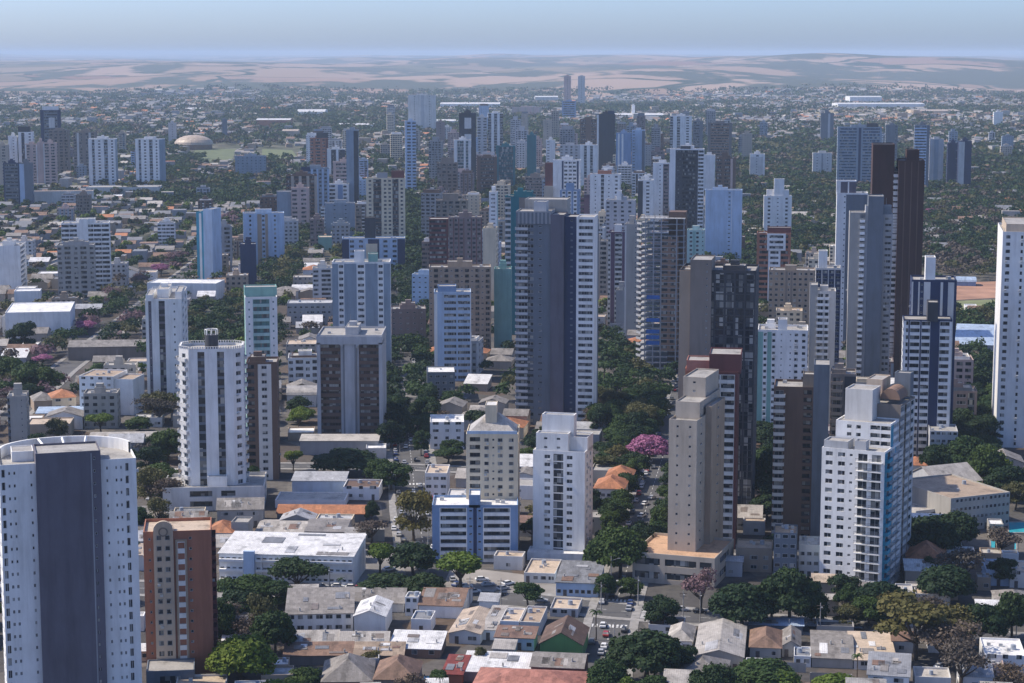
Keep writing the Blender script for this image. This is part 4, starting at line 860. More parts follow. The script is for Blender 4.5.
# ------------------------------------------------------------ low buildings
def roof_mesh(kind, w, d, h, roofc, wallc, rk, rise=None, over=.4):
    """walls and roof of a low building as two meshes"""
    T = Tower(wallc, wallc, roof=roofc)
    wb = MB(); mw = wb.slot(T.wall); rb = MB(); mr = rb.slot(roofmat(roofc, rk)); mt = rb.slot(T.wall)
    for p, q in zip(rect(0, w, 0, d), rect(0, w, 0, d)[1:] + [(0, 0)]): wb.face([(*p, 0), (*q, 0), (*q, h), (*p, h)], mw)
    o = over; t = .18
    rise = rise if rise is not None else .2*min(w, d)
    def slab(q):                                                   # a roof plane with thickness
        rb.face(q, mr); lo = [(x, y, z-t) for x, y, z in q]; rb.face(lo[::-1], mr)
        for i in range(len(q)): rb.face([lo[i], lo[(i+1) % len(q)], q[(i+1) % len(q)], q[i]], mr)
    if kind == 'flat':
        wb = volume(T, rect(0, w, 0, d), 0, h-.6, 1, ['b1'], parapet=.6); return wb, None
    if kind == 'gx':
        y = d/2
        for x, e in ((0, 1), (w, -1)):
            q = [(x, 0, h), (x, d, h), (x, y, h+rise)]; wb.face(q if x else q[::-1], mw)
        slab([(-o, -o, h+.2), (w+o, -o, h+.2), (w+o, y, h+rise+.25), (-o, y, h+rise+.25)]); slab([(w+o, d+o, h+.2), (-o, d+o, h+.2), (-o, y, h+rise+.25), (w+o, y, h+rise+.25)])
    elif kind == 'gy':
        x = w/2
        wb.face([(0, 0, h), (w, 0, h), (x, 0, h+rise)], mw); wb.face([(w, d, h), (0, d, h), (x, d, h+rise)], mw)
        slab([(-o, -o, h+.2), (x, -o, h+rise+.25), (x, d+o, h+rise+.25), (-o, d+o, h+.2)]); slab([(w+o, d+o, h+.2), (x, d+o, h+rise+.25), (x, -o, h+rise+.25), (w+o, -o, h+.2)])
    elif kind == 'hip':
        a = min(w, d)/2
        A, B = ((a, d/2), (w-a, d/2)) if w >= d else ((w/2, a), (w/2, d-a))
        e = [(-o, -o, h+.15), (w+o, -o, h+.15), (w+o, d+o, h+.15), (-o, d+o, h+.15)]; p, q = (*A, h+rise+.15), (*B, h+rise+.15)
        if w >= d: fs = [[e[0], e[1], q, p], [e[1], e[2], q], [e[2], e[3], p, q], [e[3], e[0], p]]
        else: fs = [[e[0], e[1], p], [e[1], e[2], q, p], [e[2], e[3], q], [e[3], e[0], p, q]]
        for f in fs: rb.face([v for i, v in enumerate(f) if v not in f[:i]], mr)
        rb.face([(x, y, z-.02) for x, y, z in e][::-1], mr)
    elif kind == 'shed':
        for x in (0, w):
            q = [(x, 0, h), (x, d, h), (x, d, h+rise)]; wb.face(q if x else q[::-1], mw)
        wb.face([(w, d, h), (0, d, h), (0, d, h+rise), (w, d, h+rise)], mw)
        slab([(-o, -o, h+.15), (w+o, -o, h+.15), (w+o, d+o, h+rise+.22), (-o, d+o, h+rise+.22)])
    elif kind == 'vault':
        n = 8; prev = None; pts = [(d/2 - (d/2+o)*cos(pi*i/n), h + .1 + rise*sin(pi*i/n)) for i in range(n+1)]
        for i in range(n):
            (y0, z0), (y1, z1) = pts[i], pts[i+1]
            rb.face([(-o, y0, z0), (w+o, y0, z0), (w+o, y1, z1), (-o, y1, z1)], mr)
            for x in (0, w): 
                q = [(x, d/2, h), (x, y0, z0-.05), (x, y1, z1-.05)]; wb.face(q if not x else q[::-1], mw)
    return wb, rb
HN = [0]; T_VENT = plain('vent_metal', (.42, .42, .41), .5)
def place_house(L, w, d, h, th, kind, wc, rc, rk, name, detail, rise=None, nwin=None, small=False):
    HN[0] += 1
    root = empty(name, (L[0], L[1], 0), -R(th))
    wb, rb = roof_mesh(kind, w, d, h, rc, wc, rk, rise)
    wb.build('wall', root)
    roof_o = rb.build('roof', root) if rb and rb.f else None
    if L[1] < 690 and kind in ('gx', 'gy', 'shed') and w*d > 60:         # odd sheets, vents and pipes laid on the roof
        r = random.Random(HN[0]*5); rs = rise if rise is not None else .2*min(w, d)
        def zr(x, y): return h + .34 + rs*((1 - abs(y - d/2)/(d/2)) if kind == 'gx' else (1 - abs(x - w/2)/(w/2)) if kind == 'gy' else y/d)
        for q in range(r.randrange(3, 7)):
            a, b = r.uniform(1.0, .22*w + 1), r.uniform(1.0, .25*d + 1)
            x0 = r.uniform(.3, max(.4, (w/2 if kind == 'gy' else w) - a - .3)); y0 = r.uniform(.3, max(.4, (d/2 if kind == 'gx' else d) - b - .3))
            if kind == 'gy' and r.random() < .5: x0 = w - x0 - a
            mb = MB(); mt = mb.slot(roofmat(r.choice(('white', 'palefibre', 'fibre', 'rust', 'mgrey', 'ltgrey', 'taupe')), 'sheet')); t0 = [(x0, y0), (x0+a, y0), (x0+a, y0+b), (x0, y0+b)]
            mb.face([(*p, zr(*p)) for p in t0], mt)
            for i in range(4): mb.face([(*t0[i], zr(*t0[i]) - .1), (*t0[(i+1) % 4], zr(*t0[(i+1) % 4]) - .1), (*t0[(i+1) % 4], zr(*t0[(i+1) % 4])), (*t0[i], zr(*t0[i]))], mt)
            mb.build('roof_sheet', roof_o)
        for q in range(r.randrange(1, 3)):
            x0, y0 = r.uniform(.1, .9)*w, r.uniform(.1, .4)*d; mb = MB(); mt = mb.slot(T_VENT); mb.cyl(0, 0, .28, -.4, .9, mt, 8, .22); o = mb.build('roof_vent', roof_o); o.location = (x0, y0, zr(x0, y0))
    if detail:
        T = Tower(wc, wc, roof=rc); fl = max(1, round(h/3.2)); n = nwin or max(2, int(w/4.2)); r = random.Random(HN[0]*13)
        dm = r.randrange(n)
        for k in range(fl):
            for i in range(n):
                x = w*(i+.5)/n
                if k == 0 and i == dm:
                    mb = MB(); m = mb.slot(plain('door_paint', (.10, .085, .08), .6)); mb.box(-.55, .55, -.06, -.003, 0, 2.15, m)
                    dr = link('door', mb.mesh('door'), root, (x, 0, .02)); mb = MB(); mb.box(.35, .42, -.10, -.062, 1.0, 1.12, mb.slot(frame_mat), bottom=True); mb.build('handle', dr); continue
                ww = min(r.choice((1.5, 2.0, 2.5)), w/n*.7)
                me = window_mesh(ww, 1.25, T, 'g')
                link('window', me, root, (x, -.001, k*3.1+1.1))
        if kind == 'flat':
            if r.random() < .8:
                mb = MB(); m = mb.slot(plain('tank_plastic', (.32, .36, .42), .5)); mb.cyl(0, 0, .8, 0, 1.3, m, 12, .7); o = mb.build('water_tank', root); o.location = (r.uniform(.2, .8)*w, r.uniform(.4, .8)*d, h-.54)
            for q in range(r.randrange(1, 4)):
                mb = MB(); m = mb.slot(plain('unit_metal', (.50, .50, .49), .5)); mb.box(-.5, .5, -.35, .35, 0, .8, m)
                o = mb.build('cooling_unit', root); o.location = (r.uniform(.1, .9)*w, r.uniform(.15, .85)*d, h-.54)
    if small:
        r = random.Random(HN[0]*7)
        if kind == 'flat' and r.random() < .6:
            mb = MB(); m = mb.slot(plain('tank_plastic', (.32, .36, .42), .5)); mb.cyl(0, 0, .6, 0, 1.1, m, 10, .5); o = mb.build('water_tank', root); o.location = (r.uniform(.25, .75)*w, r.uniform(.3, .8)*d, h-.54)
        if r.random() < .7: link('window', window_mesh(min(1.5, w*.4), 1.25, Tower(wc, wc, roof=rc), 'g'), root, (w*r.uniform(.3, .7), -.001, 1.1))
    footprint(L, w, d, th)
    return root
def hs(label, xl, xr, yt, yb, depth, th, kind, wc, rc, rk='slab', name='low_building', cat='building', sx=None, rise=None, nwin=None, land=None, detail=True):
    L, w, d, h = place(xl, xr, sx, yt, yb, th, depth); d = depth
    r = place_house(L, w, d, max(2.6, h), th, kind, wc, rc, rk, name, detail, rise, nwin); tag(r, label, cat)
    if land: LAND.append((land, L[0]+w/2, L[1], (xl+xr)/2, yb))
    return r, w, d, h
A = 'shop'
# the block in the foreground, between the cross road and the bottom of the frame
hs('long white two-storey house with a grey sloping roof behind the big trees', 286, 353, 614, 633, 22, -4, 'shed', 'white', 'fibre', 'tile', rise=1.6, nwin=7, land='long white two-storey house')
hs('white warehouse with a pale gabled metal roof and blank shaded front', 354, 385, 617, 635, 16, 4, 'gy', 'white', 'white', 'sheet', name='warehouse', nwin=1, land='white gabled warehouse', detail=False)
hs('brown-roofed shed row behind the white gabled warehouse', 352, 404, 604, 612, 14, 2, 'gx', 'offwhite', 'fibre', 'tile', name='shed', detail=False)
hs('white box tower standing among the brown-roofed sheds', 405, 418, 597, 616, 6, 6, 'flat', 'white', 'concrete', name='water_tower')
hs('white walled workshop with rust-brown sheets on its roof', 419, 462, 606, 618, 20, 8, 'gx', 'white', 'rust', 'tile', name='workshop', land='rust-sheeted workshop', detail=False)
hs('white cube house with a dark flat roof', 411, 431, 619, 633, 9, 6, 'flat', 'white', 'mgrey', nwin=1)
hs('low hall with a broad beige roof and white side wing', 449, 480, 634, 644, 24, 9, 'gy', 'offwhite', 'sand', 'sheet', name='hall', rise=1.2, nwin=2, land='beige-roofed hall')
hs('narrow white side wing against the beige-roofed hall', 481, 495, 630, 640, 22, 9, 'shed', 'white', 'palefibre', 'sheet', name='annex', rise=.8, nwin=1)
hs('long shed with a pale cream roof facing a dark alley', 290, 338, 644, 653, 11, -2, 'gx', 'cream', 'palefibre', 'sheet', name='shed', nwin=5, land='long cream-roofed shed')
hs('white-sheeted shed beside the long cream-roofed shed', 340, 388, 644, 654, 10, 0, 'gx', 'sand', 'palefibre', 'sheet', name='shed', nwin=4)
hs('bright white metal roof on a low brick base', 389, 440, 649, 658, 12, 6, 'shed', 'rust', 'white', 'sheet', rise=1.5, nwin=3, land='bright white metal roof')
hs('long brown-roofed canopy behind the brown hipped house', 284, 352, 660, 665, 9, -2, 'shed', 'taupe', 'rust', 'tile', name='canopy_shed', rise=1.0, detail=False)
hs('second brown-roofed canopy ending at a small tree', 354, 403, 658, 665, 9, 0, 'shed', 'taupe', 'tan', 'tile', name='canopy_shed', rise=1.0, detail=False)
hs('large house with a dark brown hipped tile roof', 322, 372, 682, 694, 18, -2, 'hip', 'taupe', 'fibre', 'tile', name='house', cat='house', rise=4.2, land='large brown hipped house')
hs('brown tiled house with an off-centre gable beside the large hipped house', 374, 416, 680, 694, 16, 3, 'hip', 'taupe', 'rust', 'tile', name='house', cat='house', rise=3.6)
hs('dark red roofed porch beside the turquoise pool', 442, 462, 678, 684, 13, 8, 'shed', 'brick', 'red', 'tile', name='porch', rise=1.2, detail=False)
hs('workshop with a wide pale blue-white metal roof', 461, 551, 673, 683, 14, 7, 'shed', 'mgrey', 'white', 'sheet', name='workshop', rise=1.2, detail=False, land='pale blue-white workshop roof')
hs('house with a broad salmon red roof at the bottom of the photo', 470, 584, 694, 708, 20, 8, 'hip', 'salmon', 'salmon', 'tile', name='house', cat='house', rise=3.0, detail=False, land='salmon red roof')
hs('gabled hall with a green front gable and brown roof', 540, 582, 645, 661, 17, 8, 'gy', 'green', 'brown', 'tile', name='hall', rise=3.4, nwin=2, land='green gabled hall')
hs('maroon walled house with a grey roof below the green gabled hall', 531, 583, 668, 683, 13, 8, 'gx', 'maroon', 'fibre', 'tile', name='house', cat='house', rise=1.8, detail=False)
hs('white house with a rosy flat roof left of the green gabled hall', 500, 519, 621, 634, 14, 8, 'flat', 'white', 'sand', nwin=2)
hs('white house with a tan flat roof and rooftop box', 520, 540, 622, 635, 17, 8, 'flat', 'offwhite', 'tan', nwin=2)
hs('pale blue shop with a rusty lean-to roof', 495, 534, 638, 650, 8, 8, 'shed', 'ltblue', 'rust', 'sheet', name='shop', cat=A, rise=1.0, nwin=4)
hs('small flat-roofed store at the street corner behind the green gable', 550, 578, 609, 617, 12, 8, 'flat', 'ltgrey', 'sand', name='shop', cat=A, nwin=3)
hs('large hall with a plain light grey gabled roof', 695, 743, 657, 671, 30, 8, 'gy', 'concrete', 'palefibre', 'sheet', name='hall', rise=1.9, nwin=3, land='light grey gabled hall')
hs('white house with a pyramid roof beside the big dark tree', 668, 692, 641, 652, 14, 9, 'hip', 'white', 'palefibre', 'tile', name='house', cat='house', rise=2.4, nwin=2)
hs('grey tiled house half under the big dark tree', 676, 726, 678, 692, 16, 9, 'hip', 'grey', 'fibre', 'tile', name='house', cat='house', rise=3.2, land='grey tiled house')
hs('house with a rosy brown pyramid roof beside the light grey hall', 750, 781, 648, 659, 17, 8, 'hip', 'concrete', 'rust', 'tile', name='house', cat='house', rise=2.4, land='rosy pyramid roof')
hs('weathered house with patched grey roof sheets', 782, 800, 647, 657, 15, 8, 'gy', 'concrete', 'fibre', 'tile', name='house', cat='house', rise=1.7)
hs('long low blue-grey shed along the cross road', 750, 803, 630, 634, 5, 7, 'shed', 'slate', 'ltblue', 'sheet', name='shed', rise=.6, detail=False)
hs('roofless concrete shell facing the tree-lined road', 817, 854, 626, 636, 6, 7, 'flat', 'concrete', 'charcoal', name='ruin', detail=False)
hs('derelict building with a collapsed patchwork grey roof', 812, 853, 660, 668, 26, 8, 'gx', 'concrete', 'fibre', 'tile', name='ruin', rise=1.6, detail=False, land='derelict patchwork roof')
hs('small white house with an awning in front of the derelict roof', 794, 811, 656, 667, 9, 8, 'flat', 'white', 'mgrey', name='house', cat='house', nwin=2)
hs('hall with a bare beige slab roof and a skylight', 854, 896, 661, 670, 24, 6, 'shed', 'offwhite', 'sand', name='hall', rise=.8, nwin=2, land='bare beige slab roof')
hs('white house with a corrugated grey roof behind parapets', 868, 909, 676, 698, 15, 12, 'shed', 'white', 'grey', 'sheet', name='house', cat='house', rise=1.5, nwin=2, land='corrugated grey roof')
hs('white stepped house with a low annex at the photo edge', 985, 1026, 655, 674, 16, 8, 'flat', 'white', 'white', name='house', cat='house', nwin=3, land='white stepped house')
hs('small pink-walled annex in front of the white stepped house', 985, 1004, 664, 678, 7, 8, 'flat', 'pink', 'ltgrey', name='annex', nwin=1)
for e in ((770, 806, 665, 672, 3), (690, 740, 676, 684, 3), (810, 852, 675, 683, 3)):
    hs('boundary wall of stained plaster ' + {770: 'below the rosy pyramid roof', 690: 'below the light grey hall', 810: 'below the derelict roof'}[e[0]], e[0], e[1], e[2], e[3], .35, 8, 'flat', 'concrete', 'concrete', name='garden_wall', cat='wall', detail=False)
# beyond the cross road
r, w, d, h = hs('long white three-storey building with a pale metal roof', 219, 353, 555, 585, 22, 6, 'shed', 'white', 'white', 'sheet', name='school_building', rise=1.6, nwin=22, land='long white three-storey building')
mb = MB(); m = mb.slot(wall('ltblue')); mb.box(w*.19, w*.27, -1.4, -.005, 0, h+1.2, m); mb.build('stair_tower', r)
for k in range(3):
    mb = MB(); m = mb.slot(wall('white')); mb.box(.2, w*.185, -1.3, -.005, k*h/3+.9, k*h/3+1.7, m, bottom=True); mb.build('balcony', r)
    mb = MB(); m = mb.slot(wall('white')); mb.box(w*.275, w-.2, -.9, -.005, k*h/3+.9, k*h/3+1.6, m, bottom=True); mb.build('balcony', r)
hs('patchwork of rough white and grey roofs behind the long white building', 256, 303, 533, 540, 18, 4, 'gx', 'offwhite', 'palefibre', 'tile', name='warehouse', rise=1.5, detail=False)
hs('grey roofed depot with white sheets at its corner', 305, 345, 532, 540, 20, 4, 'gx', 'offwhite', 'fibre', 'sheet', name='warehouse', rise=1.6, detail=False)
hs('beige concrete water reservoir behind the long white building', 231, 248, 522, 543, 8, 4, 'flat', 'concrete', 'concrete', name='reservoir', cat='water tank', detail=False)
hs('twin hipped salmon roofs beside the reservoir', 205, 232, 533, 545, 13, 4, 'hip', 'offwhite', 'orange', 'tile', name='house', cat='house', rise=2.6, detail=False)
hs('long orange tiled roof below the office tower', 277, 364, 514, 522, 11, 2, 'gx', 'slate', 'orange', 'tile', name='shed', rise=2.0, detail=False, land='long orange tiled roof')
hs('beige low house with a plain front below the orange tiled roof', 316, 352, 519, 530, 8, 2, 'flat', 'cream', 'ltgrey', name='house', cat='house', nwin=3)
hs('dark gabled shed left of the beige low house', 280, 313, 521, 530, 10, 2, 'gy', 'slate', 'ltgrey', 'sheet', name='shed', rise=2.2, detail=False)
hs('white hall with a long pale flat roof above the orange tiled roof', 275, 345, 500, 508, 14, 1, 'flat', 'white', 'palefibre', name='hall', detail=False, land='long pale flat roof')
hs('grey blue shed wall with a low roof right of the narrow brown-edged tower', 292, 345, 481, 492, 12, 1, 'shed', 'ltblue', 'ltgrey', 'sheet', name='shed', rise=1.0, detail=False)
hs('small white two-level house with a brown rooftop', 343, 379, 487, 500, 14, 2, 'flat', 'white', 'brown', name='house', cat='house', nwin=3)
hs('low wide podium hall at the foot of the brown glass office tower', 300, 378, 441, 455, 10, 0, 'shed', 'grey', 'palefibre', name='hall', rise=.8, detail=False)
hs('white pavilion at the right foot of the brown glass office tower', 366, 386, 448, 459, 10, -3, 'flat', 'offwhite', 'white', name='shop', cat=A, detail=False)
hs('red and white two-storey house on the avenue', 425, 447, 473, 499, 16, 2, 'flat', 'white', 'sand', name='house', cat='house', nwin=3, land='red and white house')
hs('white low block with air conditioners beside the avenue', 430, 464, 422, 449, 18, -2, 'flat', 'white', 'white', name='apartment_block', cat='apartment block', nwin=3, land='white low block on the avenue')
hs('navy and white four-storey block at the avenue crossing', 427, 455, 372, 399, 18, -3, 'flat', 'slate', 'white', name='apartment_block', cat='apartment block', nwin=4, land='navy and white four-storey block')
hs('white house with glass doors at the foot of the cream pyramid tower', 447, 470, 497, 512, 14, 2, 'flat', 'ltgrey', 'offwhite', name='house', cat='house', nwin=3)
hs('shop with a dark grey sloping roof and pale blue front', 556, 598, 583, 597, 20, 8, 'shed', 'ltblue', 'mgrey', 'tile', name='shop', cat=A, rise=1.6, nwin=7, land='dark-roofed blue shop')
hs('long low shop with a rosy beige roof', 524, 555, 573, 583, 18, 8, 'flat', 'offwhite', 'sand', name='shop', cat=A, nwin=4)
hs('white curving canopy slab at the foot of the white stepped tower', 527, 585, 556, 561, 9, 7, 'flat', 'white', 'white', name='canopy_shed', detail=False)
hs('white house with orange hipped roof beside the pink tree', 594, 624, 489, 508, 16, 9, 'hip', 'offwhite', 'orange', 'tile', name='house', cat='house', rise=3.2, nwin=5, land='orange hipped house')
hs('upper orange hipped roof stepping behind the orange hipped house', 606, 632, 477, 492, 13, 9, 'hip', 'offwhite', 'orange', 'tile', name='house', cat='house', rise=3.0, nwin=3)
hs('orange tiled villa below the stepped blue block', 907, 947, 562, 577, 17, 10, 'hip', 'ltblue', 'orange', 'tile', name='house', cat='house', rise=4.4, nwin=3, land='orange tiled villa')
hs('pale blue cube house with a white tank', 986, 1012, 570, 586, 14, 8, 'flat', 'ltblue', 'mgrey', name='house', cat='house', nwin=1, land='pale blue cube house')
hs('white house with a broad flat slab at the photo edge', 1010, 1036, 573, 588, 16, 8, 'flat', 'offwhite', 'sand', name='house', cat='house', nwin=2)
r, w, d, h = hs('long concrete school with window rows and a stained flat roof', 951, 1010, 495, 529, 34, -24, 'flat', 'concrete', 'tan', name='school_building', nwin=14, land='concrete school')
hs('school wing with a folded white roof edge', 916, 950, 509, 527, 26, -24, 'flat', 'offwhite', 'palefibre', name='school_building', nwin=5)
hs('auditorium with a peaked pale roof behind the school', 938, 982, 483, 500, 20, -24, 'gx', 'ltgrey', 'palefibre', 'sheet', name='hall', rise=5, detail=False)
hs('grey apartment block with a shaded blank front', 930, 958, 431, 468, 16, 9, 'flat', 'ltgrey', 'concrete', name='apartment_block', cat='apartment block', nwin=5, land='grey shaded apartment block')
hs('brick red lot building right of the plain beige tower', 774, 797, 533, 580, 12, 9, 'flat', 'slate', 'tan', name='apartment_block', cat='apartment block', nwin=3)
hs('white and grey low block left of the stepped blue block', 799, 820, 545, 578, 12, 9, 'flat', 'offwhite', 'ltgrey', name='apartment_block', cat='apartment block', nwin=3)
hs('garage block with pink upper wall behind the podium', 736, 772, 548, 572, 12, 9, 'flat', 'tan', 'sand', name='garage', nwin=3)
# left of the avenue
hs('white three-storey block with a blank gable wall', 79, 113, 376, 415, 20, 8, 'flat', 'white', 'tan', name='apartment_block', cat='apartment block', nwin=4, land='white three-storey block')
hs('white blank wing joined to the white three-storey block', 113, 133, 379, 415, 16, 8, 'flat', 'white', 'tan', name='apartment_block', cat='apartment block', sx=None, detail=False)
hs('orange roofed house left of the white three-storey block', 52, 76, 398, 410, 14, -20, 'hip', 'cream', 'orange', 'tile', name='house', cat='house', rise=3, nwin=2)
hs('grey roofed house beside the orange roofed one', 34, 54, 401, 411, 14, -20, 'hip', 'tan', 'fibre', 'tile', name='house', cat='house', rise=3, nwin=2)
hs('beige shed with a stained wall behind the white slab tower', 26, 70, 424, 438, 16, -6, 'flat', 'beige', 'sand', name='warehouse', detail=False)
hs('long pale blue roof behind the white slab tower', 36, 104, 413, 419, 12, -6, 'shed', 'ltgrey', 'ltblue', 'sheet', name='shed', rise=.8, detail=False)
hs('wide warehouse with a low dusty beige roof', 88, 163, 441, 448, 20, -4, 'gx', 'tan', 'palefibre', 'tile', name='warehouse', rise=1.6, detail=False, land='dusty beige warehouse')
hs('small white-roofed box house in front of bare trees', 134, 162, 418, 427, 10, -4, 'flat', 'offwhite', 'white', name='house', cat='house', nwin=3)
hs('large white store with a box-shaped roof house', 5, 70, 312, 338, 48, -9, 'flat', 'white', 'white', name='store', cat='store', detail=False, land='large white store')
hs('white roof house standing on the large white store', 14, 40, 291, 312, 14, -9, 'flat', 'white', 'white', name='store', cat='store', detail=False)
hs('grey streaked hall in front of the large white store', 2, 58, 316, 336, 14, -4, 'flat', 'ltgrey', 'concrete', name='hall', detail=False)
hs('white warehouse with a low pale front behind the twin-pier tower', 147, 216, 283, 300, 24, 6, 'flat', 'white', 'white', name='warehouse', detail=False, land='long white warehouse')
hs('grey brown ruin-like roofs in front of the avenue trees', 68, 144, 347, 360, 24, -6, 'gx', 'taupe', 'fibre', 'tile', name='warehouse', rise=2, detail=False, land='grey brown warehouse roofs')
hs('green white block behind the grey slab', 318, 340, 237, 250, 16, -4, 'flat', 'mint', 'sand', name='apartment_block', cat='apartment block', detail=False)
hs('beige three-storey block right of the tree-lined square', 293, 331, 277, 290, 15, -3, 'flat', 'beige', 'palefibre', name='apartment_block', cat='apartment block', nwin=8)
hs('white vaulted roof below the beige three-storey block', 292, 325, 290, 298, 18, -3, 'vault', 'white', 'white', 'sheet', name='hall', rise=2.5, detail=False)
hs('grey office slab with dark ribbon windows', 287, 332, 303, 325, 18, -3, 'flat', 'grey', 'ltgrey', name='office_block', cat='office block', nwin=8, land='grey office slab')
hs('pale low hall left of the brown glass office tower', 286, 316, 344, 360, 18, -3, 'flat', 'concrete', 'sand', name='hall', nwin=5)
hs('white tent-roofed hall beside the blue awning', 287, 316, 395, 407, 16, -3, 'vault', 'offwhite', 'palefibre', 'sheet', name='hall', rise=2.8, detail=False)
hs('low white podium under the ribbed twin towers', 86, 160, 187, 196, 34, -6, 'flat', 'offwhite', 'concrete', name='podium_building', detail=False)
hs('row of white four-storey flats', 32, 93, 191, 206, 16, -9, 'flat', 'offwhite', 'tan', name='apartment_block', cat='apartment block', detail=False)
hs('wide white roof in front of the ribbed twin towers', 92, 122, 196, 201, 26, -9, 'flat', 'white', 'white', name='warehouse', detail=False)
x, y = gp(191, 150); ra = 18.5*y/FPX; root = empty('arena', (x, y + ra, 0)); q = MB(); q.cyl(0, 0, ra, 0, 9, q.slot(wall('rust')), 32, cap=False); q.build('wall', root)
q = MB(); m = q.slot(roofmat('sand', 'sheet')); n = 32
for j in range(6):
    t0, t1 = j/6*pi/2, (j+1)/6*pi/2; p = lambda t, i: (ra*1.06*cos(t)*cos(2*pi*i/n), ra*1.06*cos(t)*sin(2*pi*i/n), 8.6 + ra*.50*sin(t))
    for i in range(n): q.face([p(t0, i), p(t0, i+1), p(t1, i+1), p(t1, i)] if j < 5 else [p(t0, i), p(t0, i+1), p(t1, i)], m)
q.build('dome_roof', root); tag(root, 'round arena with a pale sandy domed roof beside the sports field', 'arena'); footprint((x-ra, y), ra*2, ra*2, 0); LAND.append(('round domed arena', x, y, 191, 150))
for lab, xl, xr, yt, yb, dp, c in (
  ('long white factory roof across the suburb', 338, 373, 125, 129, 60, 'white'), ('white vaulted factory roof', 297, 325, 112, 116, 80, 'white'), ('brick stadium block with white bands', 256, 290, 120, 127, 60, 'brick'),
  ('tilted pale grandstand roof', 282, 298, 131, 138, 40, 'sand'), ('wide white warehouse strip near the farmland', 440, 500, 104, 107, 200, 'white'), ('small white warehouse left of the two thin far towers', 535, 558, 97, 100, 120, 'offwhite'),
  ('pale flat warehouse below the dark suburb band', 606, 664, 115, 118, 130, 'offwhite'), ('long thin white warehouse beyond the forest', 838, 925, 104, 107, 120, 'white'), ('white silo plant beyond the forest', 850, 882, 97, 101, 100, 'white'),
  ('long beige warehouse at the dry field', 915, 960, 111, 114, 120, 'sand'), ('white shed on the far left suburb', 186, 200, 109, 112, 90, 'white'), ('white hall among far trees', 430, 460, 121, 125, 70, 'offwhite'), ('white warehouse near the ribbed tower', 396, 412, 128, 132, 60, 'white')):
    hs(lab, xl, xr, yt, yb, dp, 0, 'vault' if 'vault' in lab or 'silo' in lab else 'gx', c, 'white' if c != 'sand' else 'sand', 'sheet', name='warehouse', rise=6 if 'vault' in lab else 2.5, detail=False)
hs('pale grey industrial hall with a wide sloping roof', 955, 1002, 345, 357, 40, 14, 'shed', 'ltgrey', 'ltblue', 'sheet', name='warehouse', rise=6, detail=False, land='pale industrial hall')
hs('white pavilion above the pale industrial hall', 966, 978, 307, 316, 16, 8, 'flat', 'white', 'offwhite', name='house', cat='house', detail=False)
hs('blue and white canopy at the playing field', 957, 976, 282, 286, 14, 8, 'vault', 'blue', 'ltblue', 'sheet', name='hall', rise=3, detail=False)
# pools
for lab, x0, x1, y0, y1 in (('turquoise pool behind the brown porch', 418, 437, 677, 683), ('turquoise swimming pool under the trees', 991, 1016, 541, 550), ('bright turquoise pool at the photo edge', 1009, 1030, 523, 533)):
    mb = MB(); m = mb.slot(kerbm); wm = mb.slot(plain('pool_water', (.05, .42, .50), .08, var=.15, scale=.4))
    A_, B_ = [gp(x0, y1), gp(x1, y1), gp(x1, y0), gp(x0, y0)], None
    cx = sum(p[0] for p in A_)/4; cyy = sum(p[1] for p in A_)/4
    out = [(cx+(p[0]-cx)*1.12, cyy+(p[1]-cyy)*1.12) for p in A_]
    r = MB(); k = r.slot(kerbm)
    for i in range(4):
        j = (i+1) % 4; r.face([(*out[i], .3), (*out[j], .3), (*A_[j], .3), (*A_[i], .3)], k); r.face([(*out[i], 0), (*out[j], 0), (*out[j], .3), (*out[i], .3)], k); r.face([(*A_[j], .06), (*A_[i], .06), (*A_[i], .3), (*A_[j], .3)], k)
    root = empty('swimming_pool', (0, 0, 0)); r.build('pool_edge', root); q = MB(); q.face([(*p, .2) for p in A_], q.slot(plain('pool_water', (.05, .42, .50), .08))); q.build('water', root); tag(root, lab, 'pool')
    FOOT.append((min(p[0] for p in out), min(p[1] for p in out), 1, 0, max(p[0] for p in out)-min(p[0] for p in out), max(p[1] for p in out)-min(p[1] for p in out)))
